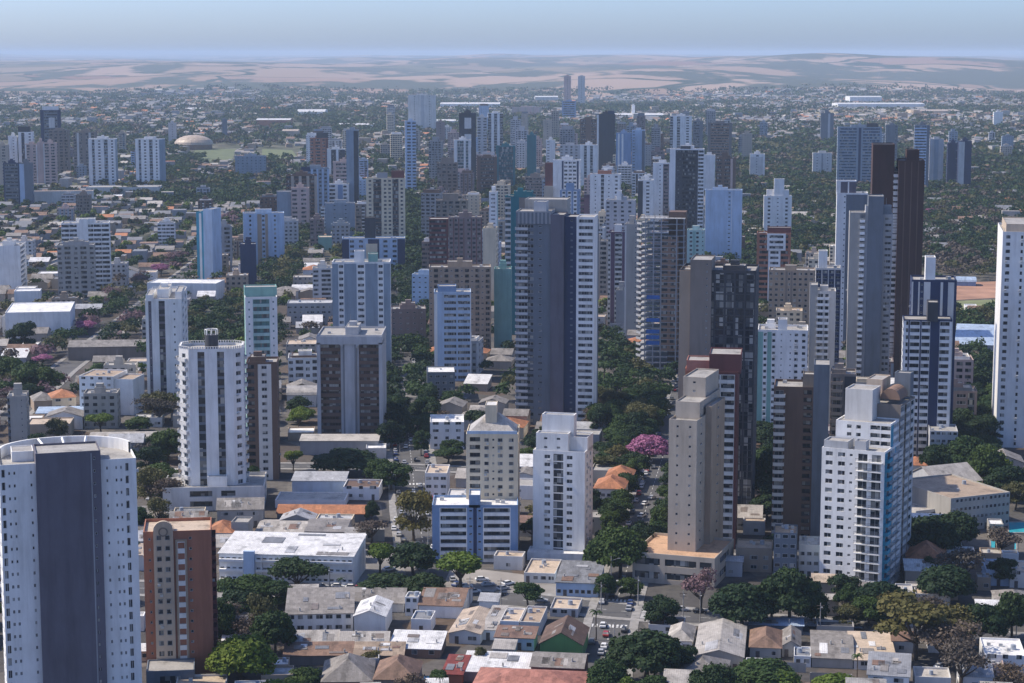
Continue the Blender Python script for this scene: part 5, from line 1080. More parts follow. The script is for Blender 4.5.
# ------------------------------------------------------------ trees
LEAF = {'green': leafmat('green_leaves', (.028, .062, .019), (.060, .108, .027)), 'bright': leafmat('fresh_leaves', (.080, .140, .020), (.165, .230, .034)),
        'dark': leafmat('dark_leaves', (.016, .040, .019), (.033, .068, .024)), 'olive': leafmat('olive_leaves', (.085, .090, .036), (.145, .140, .060)),
        'bare': leafmat('dry_twigs', (.085, .068, .062), (.15, .12, .105), .1), 'pink': leafmat('pink_blossom', (.40, .13, .29), (.58, .25, .45), .3), 'mauve': leafmat('faded_blossom', (.18, .115, .14), (.27, .17, .205), .25)}
bark = plain('tree_bark', (.085, .065, .05), .9, var=.35, scale=2)
def leaf_cloud(r, lobes, n, size, flat=1.0):
    """many small leaf-sized faces spread over the shells of some lobes"""
    c = np.array([l[:3] for l in lobes]); rad = np.array([l[3] for l in lobes])
    w = rad**2; pick = r.choice(len(lobes), n, p=w/w.sum())
    d = r.normal(size=(n, 3)); d /= np.linalg.norm(d, axis=1)[:, None]; d[:, 2] = np.where(d[:, 2] < -.35, -d[:, 2]*.5, d[:, 2])
    rr = rad[pick]*(1 - .42*r.random(n)**1.8) * (1 + .13*r.normal(size=n))
    p = c[pick] + d*rr[:, None]*np.array([1, 1, .72*flat])
    nrm = d*.9 + r.normal(size=(n, 3))*.55 + np.array([0, 0, .35]); nrm /= np.linalg.norm(nrm, axis=1)[:, None]
    a = np.cross(nrm, r.normal(size=(n, 3))); a /= np.linalg.norm(a, axis=1)[:, None]; b = np.cross(nrm, a)
    s = size*(.55 + .9*r.random(n))[:, None]
    q = np.stack([p - a*s*.5 - b*s*.32, p + a*s*.12 - b*s*.5, p + a*s*.55 + b*s*.05, p + a*s*.1 + b*s*.5, p - a*s*.45 + b*s*.3], 1)
    return q.reshape(-1, 3)
def poly_mesh(name, verts, k, mats, mi=None):
    n = len(verts)//k; me = bpy.data.meshes.new(name)
    me.vertices.add(len(verts)); me.vertices.foreach_set('co', np.ascontiguousarray(verts, dtype=np.float32).ravel())
    me.loops.add(n*k); me.loops.foreach_set('vertex_index', np.arange(n*k, dtype=np.int32))
    me.polygons.add(n); me.polygons.foreach_set('loop_start', np.arange(0, n*k, k, dtype=np.int32))
    for m in mats: me.materials.append(m)
    if mi is not None: me.polygons.foreach_set('material_index', np.asarray(mi, dtype=np.int32))
    me.update(calc_edges=True); return me
def make_tree(kind, seed, form='round'):
    """unit tree: crown about 10 m wide and 6 to 7 m deep on a forked trunk"""
    r = np.random.default_rng(seed); lobes = []
    n = r.integers(9, 14); top = 5.6
    if form == 'dome':                                             # a full rounded crown
        for i in range(26):
            a = i*2.4; e = math.asin((i + .5)/26)*.95; q = 3.3*(.9 + .2*r.random()); lobes.append((q*cos(e)*cos(a), q*cos(e)*sin(a), 3.0 + q*1.15*sin(e), 1.25 + .7*r.random()))
    for i in range(0 if form == 'dome' else n):
        a = 2*pi*i/n*1.9 + r.random(); d = sqrt(r.random())*3.5
        lobes.append((d*cos(a), d*sin(a), top + r.normal()*.55 + (1.2 - d*.5) + (.9 if form == 'tall' else 0)*r.random()*2, 1.35 + r.random()*1.0))
    if form not in ('umbrella', 'dome'):
        for i in range(6): a = i*1.05 + r.random()*.6; lobes.append((3.0*cos(a), 3.0*sin(a), 3.1 + r.normal()*.4, 1.4 + .5*r.random()))
    lobes.append((0, 0, top+.3, 2.3))
    sparse = kind in ('bare', 'mauve')
    V = leaf_cloud(r, lobes, 1500 if sparse else (3300 if kind == 'olive' else 12000 if form == 'dome' else 9000), .36 if sparse else .43 if kind != 'pink' else .42, .8 if form == 'umbrella' else 1.0)
    crown = poly_mesh('crown', V, 5, [LEAF[kind]])
    mb = MB(weld=False); m = mb.slot(bark); f = (r.normal()*.25, r.normal()*.25, 2.3)
    mb.tube((0, 0, -.4), f, .36, .27, m, 7)
    for l in lobes:
        mid = (f[0] + (l[0]-f[0])*.5, f[1] + (l[1]-f[1])*.5, f[2] + (l[2]-f[2])*.45)
        mb.tube(f, mid, .17, .11, m, 5); mb.tube(mid, l[:3], .11, .04, m, 5)
        if sparse:
            for q in range(16):
                e = r.normal(size=3); e /= np.linalg.norm(e); e[2] = abs(e[2])*.8; k = l[3]*(.8 + .5*r.random())
                s = (l[0]+e[0]*.2, l[1]+e[1]*.2, l[2]-.5*r.random()); mb.tube(s, (l[0]+e[0]*k, l[1]+e[1]*k, l[2]+e[2]*k), .045, .015, m, 3)
    trunk = mb.mesh('trunk'); root = empty(NAMES[kind]); 
    link('trunk', trunk, root); link('crown', crown, root); return root
NAMES = dict(green='broadleaf_tree', bright='broadleaf_tree', dark='broadleaf_tree', olive='broadleaf_tree', bare='bare_tree', pink='blossoming_tree', mauve='fading_blossom_tree')
LOOK = dict(green='mid green broad tree', bright='fresh light green tree', dark='dark green dense tree', olive='dry olive tree', bare='leafless grey brown tree', pink='pink blossoming tree', mauve='faded mauve blossom tree')
PROTO = {}
def proto(kind, i):
    k = (kind, 9) if i == 9 else (kind, i % (4 if kind in ('green', 'dark', 'olive') else 2))
    if k not in PROTO: PROTO[k] = [make_tree(kind, 100 + len(PROTO)*7, 'dome' if k[1] == 9 else 'umbrella' if k[1] == 1 else 'tall' if k[1] == 2 else 'round'), True]
    return PROTO[k]
TN = [0]
TPOS = []
def put_tree(kind, x, y, z, width, hgt, label=None, group=None, land=None, auto=True, idx=None):
    TN[0] += 1; r = random.Random(TN[0])
    p = proto(kind, r.randrange(4) if idx is None else idx); sx = width/9.4; sz = hgt/8.6
    if p[1]: o = p[0]; p[1] = False; o.location = (x, y, z); o.rotation_euler = (0, 0, r.random()*6.28); o.scale = (sx, sx*r.uniform(.9, 1.1), sz)
    else: o = copy_thing(p[0], (x, y, z), r.random()*6.28, (sx, sx*r.uniform(.88, 1.12), sz))
    o['category'] = 'tree'; TPOS.append((x, y, width/2))
    if group: o['group'] = group
    if label: o['label'] = label
    else: AUTO.append((o, x, y, z, LOOK[kind]))
    return o
def tree_px(kind, cx, yt, yb, wpx, label=None, **k):
    x, y = gp(cx, yb); h = max(4, height_at(y, yt)); w = wpx*y/FPX*1.02
    return put_tree(kind, x, y, 0, w, h, label, idx=1 if label and ('spreading' in label or 'umbrella' in label) else 9 if wpx >= 40 and kind in ('dark', 'green', 'bright', 'pink') or label and 'fresh' in label else 2 if label and 'tall' in label else 1 if label or wpx > 54 else random.choice((0, 2, 3)), **k)
for e in [
 ('bright', 243, 632, 684, 66, 'big fresh green tree lit on top at the foot of the brick tower'), ('green', 275, 606, 655, 44), ('dark', 236, 588, 622, 46), ('olive', 262, 592, 640, 34), ('bare', 242, 612, 650, 36), ('green', 222, 600, 650, 30),
 ('dark', 299, 556, 594, 62, 'broad dark umbrella tree before the long white three-storey building'), ('green', 252, 572, 604, 48), ('green', 226, 576, 606, 40), ('green', 276, 580, 606, 36),
 ('bright', 380, 541, 574, 36, 'light green street tree beside the gable of the long white building'), ('dark', 414, 540, 575, 50), ('dark', 385, 572, 600, 54), ('dark', 424, 571, 603, 44), ('bright', 461, 551, 590, 60, 'spreading light green tree below the blue seven-storey block'),
 ('olive', 414, 494, 541, 44, 'tall loose tree standing in the avenue car park'), ('bare', 372, 517, 545, 40), ('dark', 346, 447, 476, 62, 'wide dark tree below the podium of the brown glass office tower'), ('green', 391, 462, 490, 36), ('green', 378, 459, 484, 28),
 ('green', 448, 447, 464, 30, 'clipped green tree below the white low block on the avenue'), ('dark', 372, 500, 522, 16), ('green', 421, 397, 424, 17), ('green', 421, 430, 455, 15), ('dark', 391, 420, 448, 28),
 ('green', 528, 582, 607, 36, 'round olive tree at the corner of the dark-roofed blue shop'), ('green', 620, 522, 578, 56, 'largest green tree in front of the plain beige tower street'), ('green', 603, 530, 576, 40), ('dark', 640, 518, 560, 38), ('green', 605, 570, 600, 24), ('green', 630, 577, 598, 26),
 ('dark', 645, 627, 683, 78, 'huge dark round tree beside the street junction'), ('green', 607, 656, 700, 44), ('dark', 682, 651, 680, 32), ('bright', 626, 676, 706, 30), ('green', 655, 676, 705, 34),
 ('dark', 742, 579, 630, 72, 'wide dark tree over the parked cars on the cross road'), ('dark', 790, 565, 625, 60), ('green', 772, 575, 622, 46), ('green', 812, 588, 625, 36), ('green', 846, 583, 618, 24, 'yellowish green tree at the stepped block entrance'), ('dark', 880, 578, 620, 58), ('green', 869, 596, 626, 34), ('olive', 846, 607, 628, 30),
 ('olive', 915, 596, 660, 86, 'largest dry olive tree above the bare slab roof'), ('bare', 945, 620, 668, 70), ('olive', 952, 602, 645, 54), ('bare', 925, 590, 640, 56), ('bare', 960, 640, 690, 60), ('dark', 982, 600, 645, 52), ('dark', 1012, 588, 640, 44), ('dark', 945, 562, 605, 60), ('bare', 962, 543, 590, 54), ('dark', 1002, 555, 585, 30), ('bare', 1000, 527, 556, 40), ('dark', 930, 512, 560, 60), ('dark', 955, 508, 550, 46), ('green', 929, 556, 580, 18), ('dark', 908, 520, 556, 36),
 ('green', 778, 647, 684, 0) if False else ('green', 762, 657, 694, 72, 'broad mid green crown at the bottom below the rosy pyramid roof'), ('bright', 781, 669, 700, 42), ('bright', 836, 672, 700, 52, 'light green crown at the bottom below the derelict roof'), ('green', 872, 690, 720, 40), ('bare', 1010, 660, 690, 40), ('olive', 480, 645, 668, 14), ('olive', 370, 651, 668, 22, 'small grey green tree among the brown canopy roofs'), ('green', 440, 670, 692, 20), ('green', 305, 668, 690, 34), ('green', 330, 600, 612, 14),
 ('pink', 649, 433, 462, 44, 'vivid pink blossoming tree in the central grove'), ('pink', 161, 262, 276, 17, 'small vivid pink tree beside the diagonal avenue'), ('pink', 43, 353, 366, 20, 'pink tree among dark trees near the photo edge'), ('pink', 87, 319, 334, 20, 'pink tree in front of the large white store'), ('pink', 928, 207, 218, 12, 'small pink tree at the forest edge beside the dark brown twin tower'), ('mauve', 140, 270, 290, 20), ('mauve', 176, 249, 265, 24), ('mauve', 113, 284, 305, 22), ('mauve', 980, 416, 438, 26), ('mauve', 8, 384, 402, 26), ('mauve', 700, 566, 612, 40, 'nearly leafless pinkish tree before the podium of the plain beige tower'),
 ('bright', 992, 450, 484, 36, 'bright green tree before the slim white edge tower'), ('green', 966, 432, 474, 44), ('green', 984, 440, 490, 40), ('dark', 1008, 462, 500, 40), ('dark', 935, 455, 490, 30), ('dark', 960, 405, 440, 40), ('olive', 1015, 480, 510, 30), ('green', 766, 445, 500, 30),
 ('green', 28, 360, 392, 34), ('green', 12, 353, 384, 30), ('green', 46, 366, 392, 34), ('dark', 30, 383, 402, 30), ('green', 100, 392, 416, 22, 'dark tree against the wall of the white three-storey block'), ('dark', 22, 326, 352, 30), ('olive', 160, 390, 420, 34), ('bare', 158, 395, 425, 40), ('green', 168, 428, 462, 32), ('dark', 150, 450, 476, 26), ('green', 160, 460, 494, 40), ('olive', 150, 470, 506, 34), ('bare', 168, 474, 508, 40), ('olive', 158, 500, 528, 24)]:
    kind, cx, yt, yb, wpx = e[:5]
    tree_px(kind, cx, yt, yb, wpx, e[5] if len(e) > 5 else None)
# palms
def make_palm(seed, fronds=15):
    r = np.random.default_rng(seed); root = empty('palm_tree'); mb = MB(weld=False); m = mb.slot(bark)
    for i in range(6): mb.tube((.06*sin(i), 0, i*1.4-.3), (.06*sin(i+1), 0, (i+1)*1.4-.3), .24-.015*i, .23-.015*i, m, 7)
    link('trunk', mb.mesh('trunk'), root)
    mb = MB(weld=False); m = mb.slot(LEAF['green'])
    for i in range(fronds):
        a = 2*pi*i/fronds + r.random()*.3; el = r.uniform(.05, 1.1); L = 2.6; p = np.array((0, 0, 8.1)); pitch = el
        for k in range(5):
            d = np.array((cos(a)*cos(pitch), sin(a)*cos(pitch), sin(pitch))); q = p + d*L/5; sd = np.array((-sin(a), cos(a), 0)); w0, w1 = .42*(1-k/5.5), .42*(1-(k+1)/5.5)
            for s in (-1, 1): mb.face([tuple(p), tuple(q), tuple(q + s*sd*w1 - (0, 0, .18)), tuple(p + s*sd*w0 - (0, 0, .18))], m)
            p = q; pitch -= .42
    link('crown', mb.mesh('crown'), root); return root
pp = make_palm(3)
for i, (cx, yt, yb, lab) in enumerate([(596, 607, 640, 'palm tree at the corner of the street junction'), (857, 651, 682, 'shaggy palm below the bare beige slab roof'), (604, 359, 392, 'tall palm at the edge of the central grove'), (617, 378, 415, 'second palm inside the central grove'), (305, 361, 380, 'palm beside the blue awning'), (341, 576, 596, 'short palm before the long white three-storey building'), (440, 672, 700, 'palm beside the turquoise pool'), (634, 368, 398, 'palm below the unfinished concrete tower'), (945, 395, 430, 'palm behind the grey shaded apartment block'), (713, 355, 372, 'slim palm behind the red-edged tower')]):
    x, y = gp(cx, yb); k = max(3, height_at(y, yt))/9.6
    o = pp if i == 0 else copy_thing(pp, (0, 0, 0)); o.location = (x, y, 0); o.scale = (k*.95, k*.95, k); o.rotation_euler = (0, 0, i*1.7); tag(o, lab, 'palm tree')

# ------------------------------------------------------------ zones of trees, and the town fabric between the towers
def inpoly(x, y, P):
    c = False; j = len(P)-1
    for i in range(len(P)):
        if (P[i][1] > y) != (P[j][1] > y) and x < (P[j][0]-P[i][0])*(y-P[i][1])/(P[j][1]-P[i][1]) + P[i][0]: c = not c
        j = i
    return c
ZONES = [  # pixel polygon, spacing m, kinds
 ([(596, 330), (640, 372), (668, 398), (668, 470), (640, 500), (598, 470)], 10.5, 'dark green green olive dark'),
 ([(188, 318), (262, 300), (246, 352), (190, 372)], 11, 'dark green dark green olive'),
 ([(0, 372), (60, 352), (64, 330), (130, 300), (190, 262), (200, 244), (240, 215), (262, 224), (214, 262), (188, 300), (140, 330), (120, 352), (70, 362), (60, 400), (0, 402)], 13, 'dark green olive dark green mauve mauve'),
 ([(395, 300), (432, 300), (432, 376), (396, 372)], 10, 'dark green dark dark'),
 ([(405, 200), (428, 205), (428, 300), (398, 300)], 11.5, 'dark dark green'),
 ([(742, 168), (1060, 172), (1060, 268), (930, 262), (742, 262)], 14, 'dark green dark dark olive bare'),
 ([(930, 262), (1060, 268), (1060, 285), (940, 280)], 14, 'bare olive dark bare'), ([(935, 320), (1005, 318), (1005, 345), (940, 350)], 13, 'dark green olive'),
 ([(956, 350), (1000, 365), (998, 430), (958, 440)], 12, 'dark dark green'),
 ([(150, 186), (262, 196), (262, 208), (160, 204)], 13, 'dark green dark'), ([(165, 160), (205, 158), (190, 180), (160, 182)], 14, 'dark green'),
 ([(256, 258), (285, 240), (300, 222), (316, 226), (290, 300), (262, 300)], 12, 'dark olive green'),
 ([(140, 395), (178, 395), (178, 470), (150, 470), (150, 440)], 12, 'olive green bare dark'), ([(758, 440), (778, 440), (776, 520), (760, 520)], 10, 'green dark'),
 ([(690, 262), (760, 240), (760, 330), (745, 330)], 15, 'dark green'), ([(596, 510), (660, 510), (655, 545), (596, 530)], 10, 'dark green dark'), ([(925, 430), (1010, 440), (1000, 490), (930, 470)], 12, 'dark green green'),
]
def near_road(x, y, pad):
    for P, w in ROADS:
        for (ax, ay), (bx, by) in zip(P, P[1:]):
            L2 = (bx-ax)**2 + (by-ay)**2; t = max(0, min(1, ((x-ax)*(bx-ax) + (y-ay)*(by-ay))/L2))
            if hypot(x-ax-t*(bx-ax), y-ay-t*(by-ay)) < w/2 + pad: return True
    return False
KEEP = [[gp(*q) for q in P] for P in ([(186, 166), (238, 163), (240, 146), (190, 146)], [(258, 160), (300, 160), (296, 147), (258, 148)], [(940, 314), (1020, 310), (1020, 278), (940, 282)], [(428, 604), (606, 608), (598, 586), (520, 572), (450, 562)], [(355, 588), (440, 590), (430, 540), (360, 543)])]
ZW = [([gp(*q) for q in P], s, k.split()) for P, s, k in ZONES]
CAND_T, CAND_H = [], []
rr = random.Random(5)
for zi, (P, s, kinds) in enumerate(ZW):
    x0, x1 = min(p[0] for p in P), max(p[0] for p in P); y0, y1 = min(p[1] for p in P), max(p[1] for p in P)
    x = x0
    while x < x1:
        y = y0
        while y < y1:
            a, b = x + rr.uniform(-.4, .4)*s, y + rr.uniform(-.4, .4)*s
            if zi == 5 and rr.random() < .09 and inpoly(a, b, P) and not hits_foot(a, b, 8): CAND_H.append((a, b, rr.uniform(9, 20), rr.uniform(8, 14), 8))
            elif inpoly(a, b, P) and not hits_foot(a, b, 3) and not near_road(a, b, -2) and not (zi == 5 and rr.random() < .12): CAND_T.append((a, b, s*rr.uniform(.85, 1.35), rr.uniform(8, 13.5), rr.choice(kinds)))
            y += s
        x += s
for (ax, ay), (bx, by) in zip([gp(*q) for q in AVENUE], [gp(*q) for q in AVENUE][1:]):   # rows of trees along the avenue
    L = hypot(bx-ax, by-ay)
    for k in range(int(L/10)):
        for sd in (-1, 1, -.45, .4):
            if rr.random() < (.85 if abs(sd) == 1 else .62 if by > 960 else .15):
                a = ax + (bx-ax)*(k+.5)*10/L + sd*10.2; b = ay + (by-ay)*(k+.5)*10/L
                if b > 850 and not hits_foot(a, b, 2): CAND_T.append((a, b, rr.uniform(8, 12), rr.uniform(8, 12), rr.choice(('dark', 'green', 'dark'))))
for (ax, ay), (bx, by) in zip(ROADS[1][0][3:], ROADS[1][0][4:]):
    L = hypot(bx-ax, by-ay)
    for k in range(int(L/9)):
        for sd in (-1, 1):
            a = ax + (bx-ax)*(k+.5)*9/L + sd*8.6; b = ay + (by-ay)*(k+.5)*9/L
            if rr.random() < .7 and not hits_foot(a, b, 2): CAND_T.append((a, b, rr.uniform(8, 11), rr.uniform(8, 11), rr.choice(('dark', 'green', 'green'))))
def free(x, y, w, d):
    return not hits_foot(x, y, max(w, d)/2 + 1.5) and not near_road(x, y, max(w, d)/2) and not any(inpoly(x, y, P) for P, _, _ in ZW) and not any(inpoly(x, y, P) for P in KEEP) and not any(hypot(x-a, y-b) < c*.7 + max(w, d)/2 for a, b, c in TPOS)
def grid(th, xa, xb, ya, yb, step, sel):
    t = R(th); u = (cos(t), -sin(t)); v = (sin(t), cos(t)); n = 0
    for j in range(int(ya/step), int(yb/step)):
        for i in range(int(xa/step), int(xb/step)):
            if j % 6 == 0: continue                                # a street
            tree_line = (j % 6 in (1, 5)) and rr.random() < .22
            x = (i + rr.uniform(-.12, .12))*step*u[0] + j*step*v[0]; y = (i)*step*u[1] + (j + rr.uniform(-.12, .12))*step*v[1]
            if y < 455 or abs(x) > y*.32 + 40 or not sel(x, y): continue
            w, d = step*rr.uniform(.62, .93), step*rr.uniform(.62, .93)
            if tree_line or rr.random() < (.24 if y < 800 else .5):
                if not hits_foot(x, y, 4) and not near_road(x, y, -1) and not any(inpoly(x, y, P) for P in KEEP) and not any(hypot(x-a, y-b) < c+3 for a, b, c in TPOS):
                    CAND_T.append((x, y, rr.uniform(8, 13), rr.uniform(7.5, 12), rr.choice(('dark', 'green', 'green', 'dark', 'olive', 'bare', 'bright'))))
                continue
            if y < 650 and rr.random() < .7: continue
            if free(x, y, w*.8, d*.8): CAND_H.append((x, y, w, d, th))
mid = lambda x, y: x < -.0 * y + (-55 + .0*y)
grid(-5, -900, 900, 430, 2300, 17.5, lambda x, y: x < -.053*y + 10)
grid(8, -1100, 1100, 380, 2300, 17.0, lambda x, y: x >= -.053*y + 10)
LOOKS = [('gx', 'fibre', 'tile', 'grey-tiled'), ('gy', 'fibre', 'tile', 'grey gabled'), ('gx', 'palefibre', 'sheet', 'pale sheet-roofed'), ('flat', 'concrete', 'slab', 'concrete-topped'), ('flat', 'white', 'slab', 'white flat-topped'), ('hip', 'orange', 'tile', 'orange hipped'),
         ('gx', 'rust', 'tile', 'rust-roofed'), ('shed', 'white', 'sheet', 'white sloping-roofed'), ('flat', 'sand', 'slab', 'sandy flat-topped'), ('hip', 'fibre', 'tile', 'grey hipped'), ('gx', 'ltgrey', 'sheet', 'light grey gabled'), ('flat', 'mgrey', 'slab', 'dark flat-topped')]
def house_from(c, k):
    x, y, w, d, th = c; r = random.Random(int(x*31 + y*17)); kind, rc, rk, look = LOOKS[r.choices(range(12), [16, 12, 10, 12, 9, 5, 9, 7, 8, 5, 6, 5])[0]]
    tall = kind == 'flat' and r.random() < .30 and y > 760; h = r.uniform(9, 19) if tall else r.uniform(3.2, 7.2)
    wc = r.choice(('white', 'offwhite', 'concrete', 'cream', 'beige', 'ltgrey', 'concrete', 'grey', 'tan', 'tan'))
    t = R(th); L = (x - cos(t)*w/2 - sin(t)*d/2, y + sin(t)*w/2 - cos(t)*d/2)
    return L, w, d, h, th, kind, wc, rc, rk, look, tall
occ = lambda x, y, z: hidden(*proj(x, y, z), y)
shows = lambda x, y: abs(x) < y*.26 + 10
vis = [c for c in CAND_H if shows(c[0], c[1]) and not (occ(c[0], c[1], 7) and occ(c[0]-c[2]/2, c[1], 4) and occ(c[0]+c[2]/2, c[1], 4))]
vis.sort(key=lambda c: c[1]); NH = 215
for k, c in enumerate(vis[:NH]):
    L, w, d, h, th, kind, wc, rc, rk, look, tall = house_from(c, k)
    nm = 'apartment_block' if tall else 'house'
    if tall:
        root = empty(nm, (L[0], L[1], 0), -R(th)); T = Tower(wc, 'ltgrey', roof=rc); HN[0] += 1
        n = max(2, int(w/3.2)); volume(T, rect(0, w, 0, d), 0, h, max(2, round(h/3.1)), [rep('w1 b.4', n)]*1 + ['w1 b.5 w1', 'b1', 'w1 b.5 w1'], None, .8).build('body', root)
        roof_gear(root, w, d, h, T, HN[0]*3+1, (.3, .6, .3, .7, 2.4)); footprint(L, w, d, th); look = wc.replace('ltgrey', 'light grey').replace('offwhite', 'dull white').replace('ltblue', 'pale blue') + ' walled mid-rise'
    else: root = place_house(L, w, d, h, th, kind, wc, rc, rk, nm, c[1] < 700)
    root['category'] = 'apartment block' if tall else 'house'
    AUTO.append((root, c[0], c[1], h, look + (' block' if tall else ' house')))
pick = set(map(id, vis[:NH])); rest_h = [c for c in CAND_H if id(c) not in pick]
# lean-tos, sheds and garden walls between the houses of the foreground
n_add = 0; yy = 470.0
while yy < 700:
    xx = -yy*.26
    while xx < yy*.26:
        x, y = xx + rr.uniform(-2, 2), yy + rr.uniform(-2, 2); w, d = rr.uniform(4.0, 10.5), rr.uniform(4.0, 9.5)
        if n_add < 200 and rr.random() < .8 and not hits_foot(x, y, max(w, d)/2 + .3) and not near_road(x, y, max(w, d)/2 - 1) and not any(inpoly(x, y, P) for P in KEEP) and not any(hypot(x-a, y-b) < c*.45 for a, b, c in TPOS) and not occ(x, y, 3):
            n_add += 1; t = 8 if x > -.053*y + 10 else -4; kind = rr.choice(('shed', 'flat', 'gx', 'shed', 'flat')); rc = rr.choice(('fibre', 'palefibre', 'white', 'rust', 'concrete', 'sand', 'ltgrey', 'palefibre', 'white'))
            L = (x - cos(R(t))*w/2 - sin(R(t))*d/2, y + sin(R(t))*w/2 - cos(R(t))*d/2)
            o = place_house(L, w, d, rr.uniform(2.8, 5.4), t, kind, rr.choice(('white', 'offwhite', 'concrete', 'beige', 'ltgrey', 'tan')), rc, 'sheet' if kind != 'flat' else 'slab', 'shed', False, small=True)
            o['category'] = 'shed'; AUTO.append((o, x, y, 3, {'fibre': 'grey', 'palefibre': 'pale', 'white': 'white', 'rust': 'rusty', 'concrete': 'concrete', 'sand': 'sandy', 'ltgrey': 'light grey'}[rc] + (' flat' if kind == 'flat' else ' sloping') + ' shed'))
        xx += 9.0
    yy += 9.0
PINKS = [gp(649, 462), gp(161, 276), gp(43, 366), gp(87, 334)]
CAND_T = [c for c in CAND_T if not any(abs(c[0]-a) < 14 and -34 < c[1]-b < 8 for a, b in PINKS)]
visT = [c for c in CAND_T if shows(c[0], c[1]) and not (occ(c[0], c[1], c[3]*.9) and occ(c[0]-c[2]/2, c[1], c[3]*.5) and occ(c[0]+c[2]/2, c[1], c[3]*.5))]
visT.sort(key=lambda c: c[1]); NTREE = 190
for c in visT[:NTREE]: put_tree(c[4], c[0], c[1], 0, c[2], c[3])
pick = set(map(id, visT[:NTREE])); rest_t = [c for c in CAND_T if id(c) not in pick]
# ---- everything smaller: one mass of far houses and one of far trees
clump = lambda x, y: sin(x/420 + 1.3*sin(y/900))*sin(y/700 + 1) + .5*sin(x/170 + y/400) + .35*sin(x/90 - y/260)
belt = lambda x, y: (x*.99 + y*.12) % 540 < 26 or (y*.99 - x*.1) % 760 < 34
def far_houses():
    V, MI = [], []; mats = [roofmat('mgrey'), roofmat('fibre'), roofmat('orange'), roofmat('palefibre'), roofmat('rust'), wall('tan'), wall('concrete'), wall('grey')]
    rows = [(x, y, w, d, R(th), rr.uniform(3.5, 7) if rr.random() < .94 else rr.uniform(8, 12)) for x, y, w, d, th in rest_h]
    y = 2250.0
    while y < 9200:                                               # the suburbs out to the farmland, in clusters between woods
        step = 17 + (y - 2000)*.0042; x = -y*.33
        while x < y*.33:
            k = clump(x, y); dens = 0 if belt(x, y) else 1.25 if k > .1 else .75 if k > -.2 else .10
            if (x > .10*y and y < 3300): dens -= .45
            if rr.random() < dens*.62: rows.append((x + rr.uniform(-4, 4), y + rr.uniform(-.5, .5)*step, step*rr.uniform(.45, .8), step*rr.uniform(.45, .9), rr.choice((-.15, .14, 1.4)), rr.uniform(3.2, 6.5) if rr.random() < .96 else rr.uniform(9, 15)))
            x += step*rr.uniform(.9, 1.5)
        y += step*1.35
    rows = [q for q in rows if not hits_foot(q[0], q[1], max(q[2], q[3])*.4)]
    for x, y, w, d, t, h in rows:
        if any(inpoly(x, y, P) for P in KEEP): continue
        z = float(land_z(x, y)); c, s = cos(t), sin(t)
        P = lambda a, b, zz: (x + a*c + b*s, y - a*s + b*c, z + zz)
        a, b = w/2, d/2; rf = rr.choices(range(5), [38, 30, 5, 7, 20])[0]; wm = 5 + rr.randrange(3); rh = .18*w
        for q in ([(-a,-b),(a,-b)], [(a,-b),(a,b)], [(-a,b),(-a,-b)]):
            V += [P(*q[0], -1), P(*q[1], -1), P(*q[1], h), P(*q[0], h)]; MI.append(wm)
        if h > 8.5 or rr.random() < .3: V += [P(-a,-b,h), P(a,-b,h), P(a,b,h), P(-a,b,h)]; MI.append(rf)
        else:
            V += [P(-a,-b,h), P(a,-b,h), P(a,0,h+rh), P(-a,0,h+rh), P(a,b,h), P(-a,b,h), P(-a,0,h+rh), P(a,0,h+rh)]; MI += [rf, rf]
    o = link('distant_suburb', poly_mesh('distant_suburb', np.array(V), 4, mats, MI)); tag(o, kind='stuff')
far_houses()
def far_trees():
    V, MI = [], []; keys = ['dark', 'green', 'olive', 'bare', 'mauve', 'bright']; mats = [LEAF[k] for k in keys]; r = np.random.default_rng(4)
    def one(x, y, z, w, h, k, n, size):
        m = 4; lobes = [((r.random()-.5)*w*.55, (r.random()-.5)*w*.55, h*.62 + r.normal()*h*.07, w*.27*(.8+.5*r.random())) for _ in range(m)] + [(0, 0, h*.6, w*.33)]
        q = leaf_cloud(r, lobes, n, size); q += (x, y, z); V.append(q); MI.append(np.full(n, keys.index(k)))
    for x, y, w, h, k in rest_t: one(x, y, 0, w, h, k if k in keys else 'dark', 240 if y < 1300 else 150 if y < 1700 else 100, 1.15 if y < 1500 else 1.7)
    y = 2250.0
    while y < 9600:
        step = 20 + (y - 2000)*.006; x = -y*.33
        while x < y*.33:
            k = clump(x, y); wood = 1 if belt(x, y) or k < -.2 else .5 if k < .1 else .26
            if x > .10*y and y < 3600: wood += .5
            if 3900 < y < 4700 and x > -.02*y: wood += .35
            if rr.random() < wood and not any(inpoly(x, y, P) for P in KEEP):
                a, b = x + rr.uniform(-.4, .4)*step, y + rr.uniform(-.5, .5)*step
                one(a, b, float(land_z(a, b)), step*rr.uniform(.6, 1.1), rr.uniform(7, 13), rr.choice(('dark', 'dark', 'green', 'dark', 'olive', 'bare', 'green')), 40 if y < 4500 else 22, 2.6 + y/2600)
            x += step*rr.uniform(.7, 1.2)
        y += step*1.1
    o = link('distant_trees', poly_mesh('distant_trees', np.concatenate(V), 5, mats, np.concatenate(MI))); tag(o, kind='stuff')
far_trees()
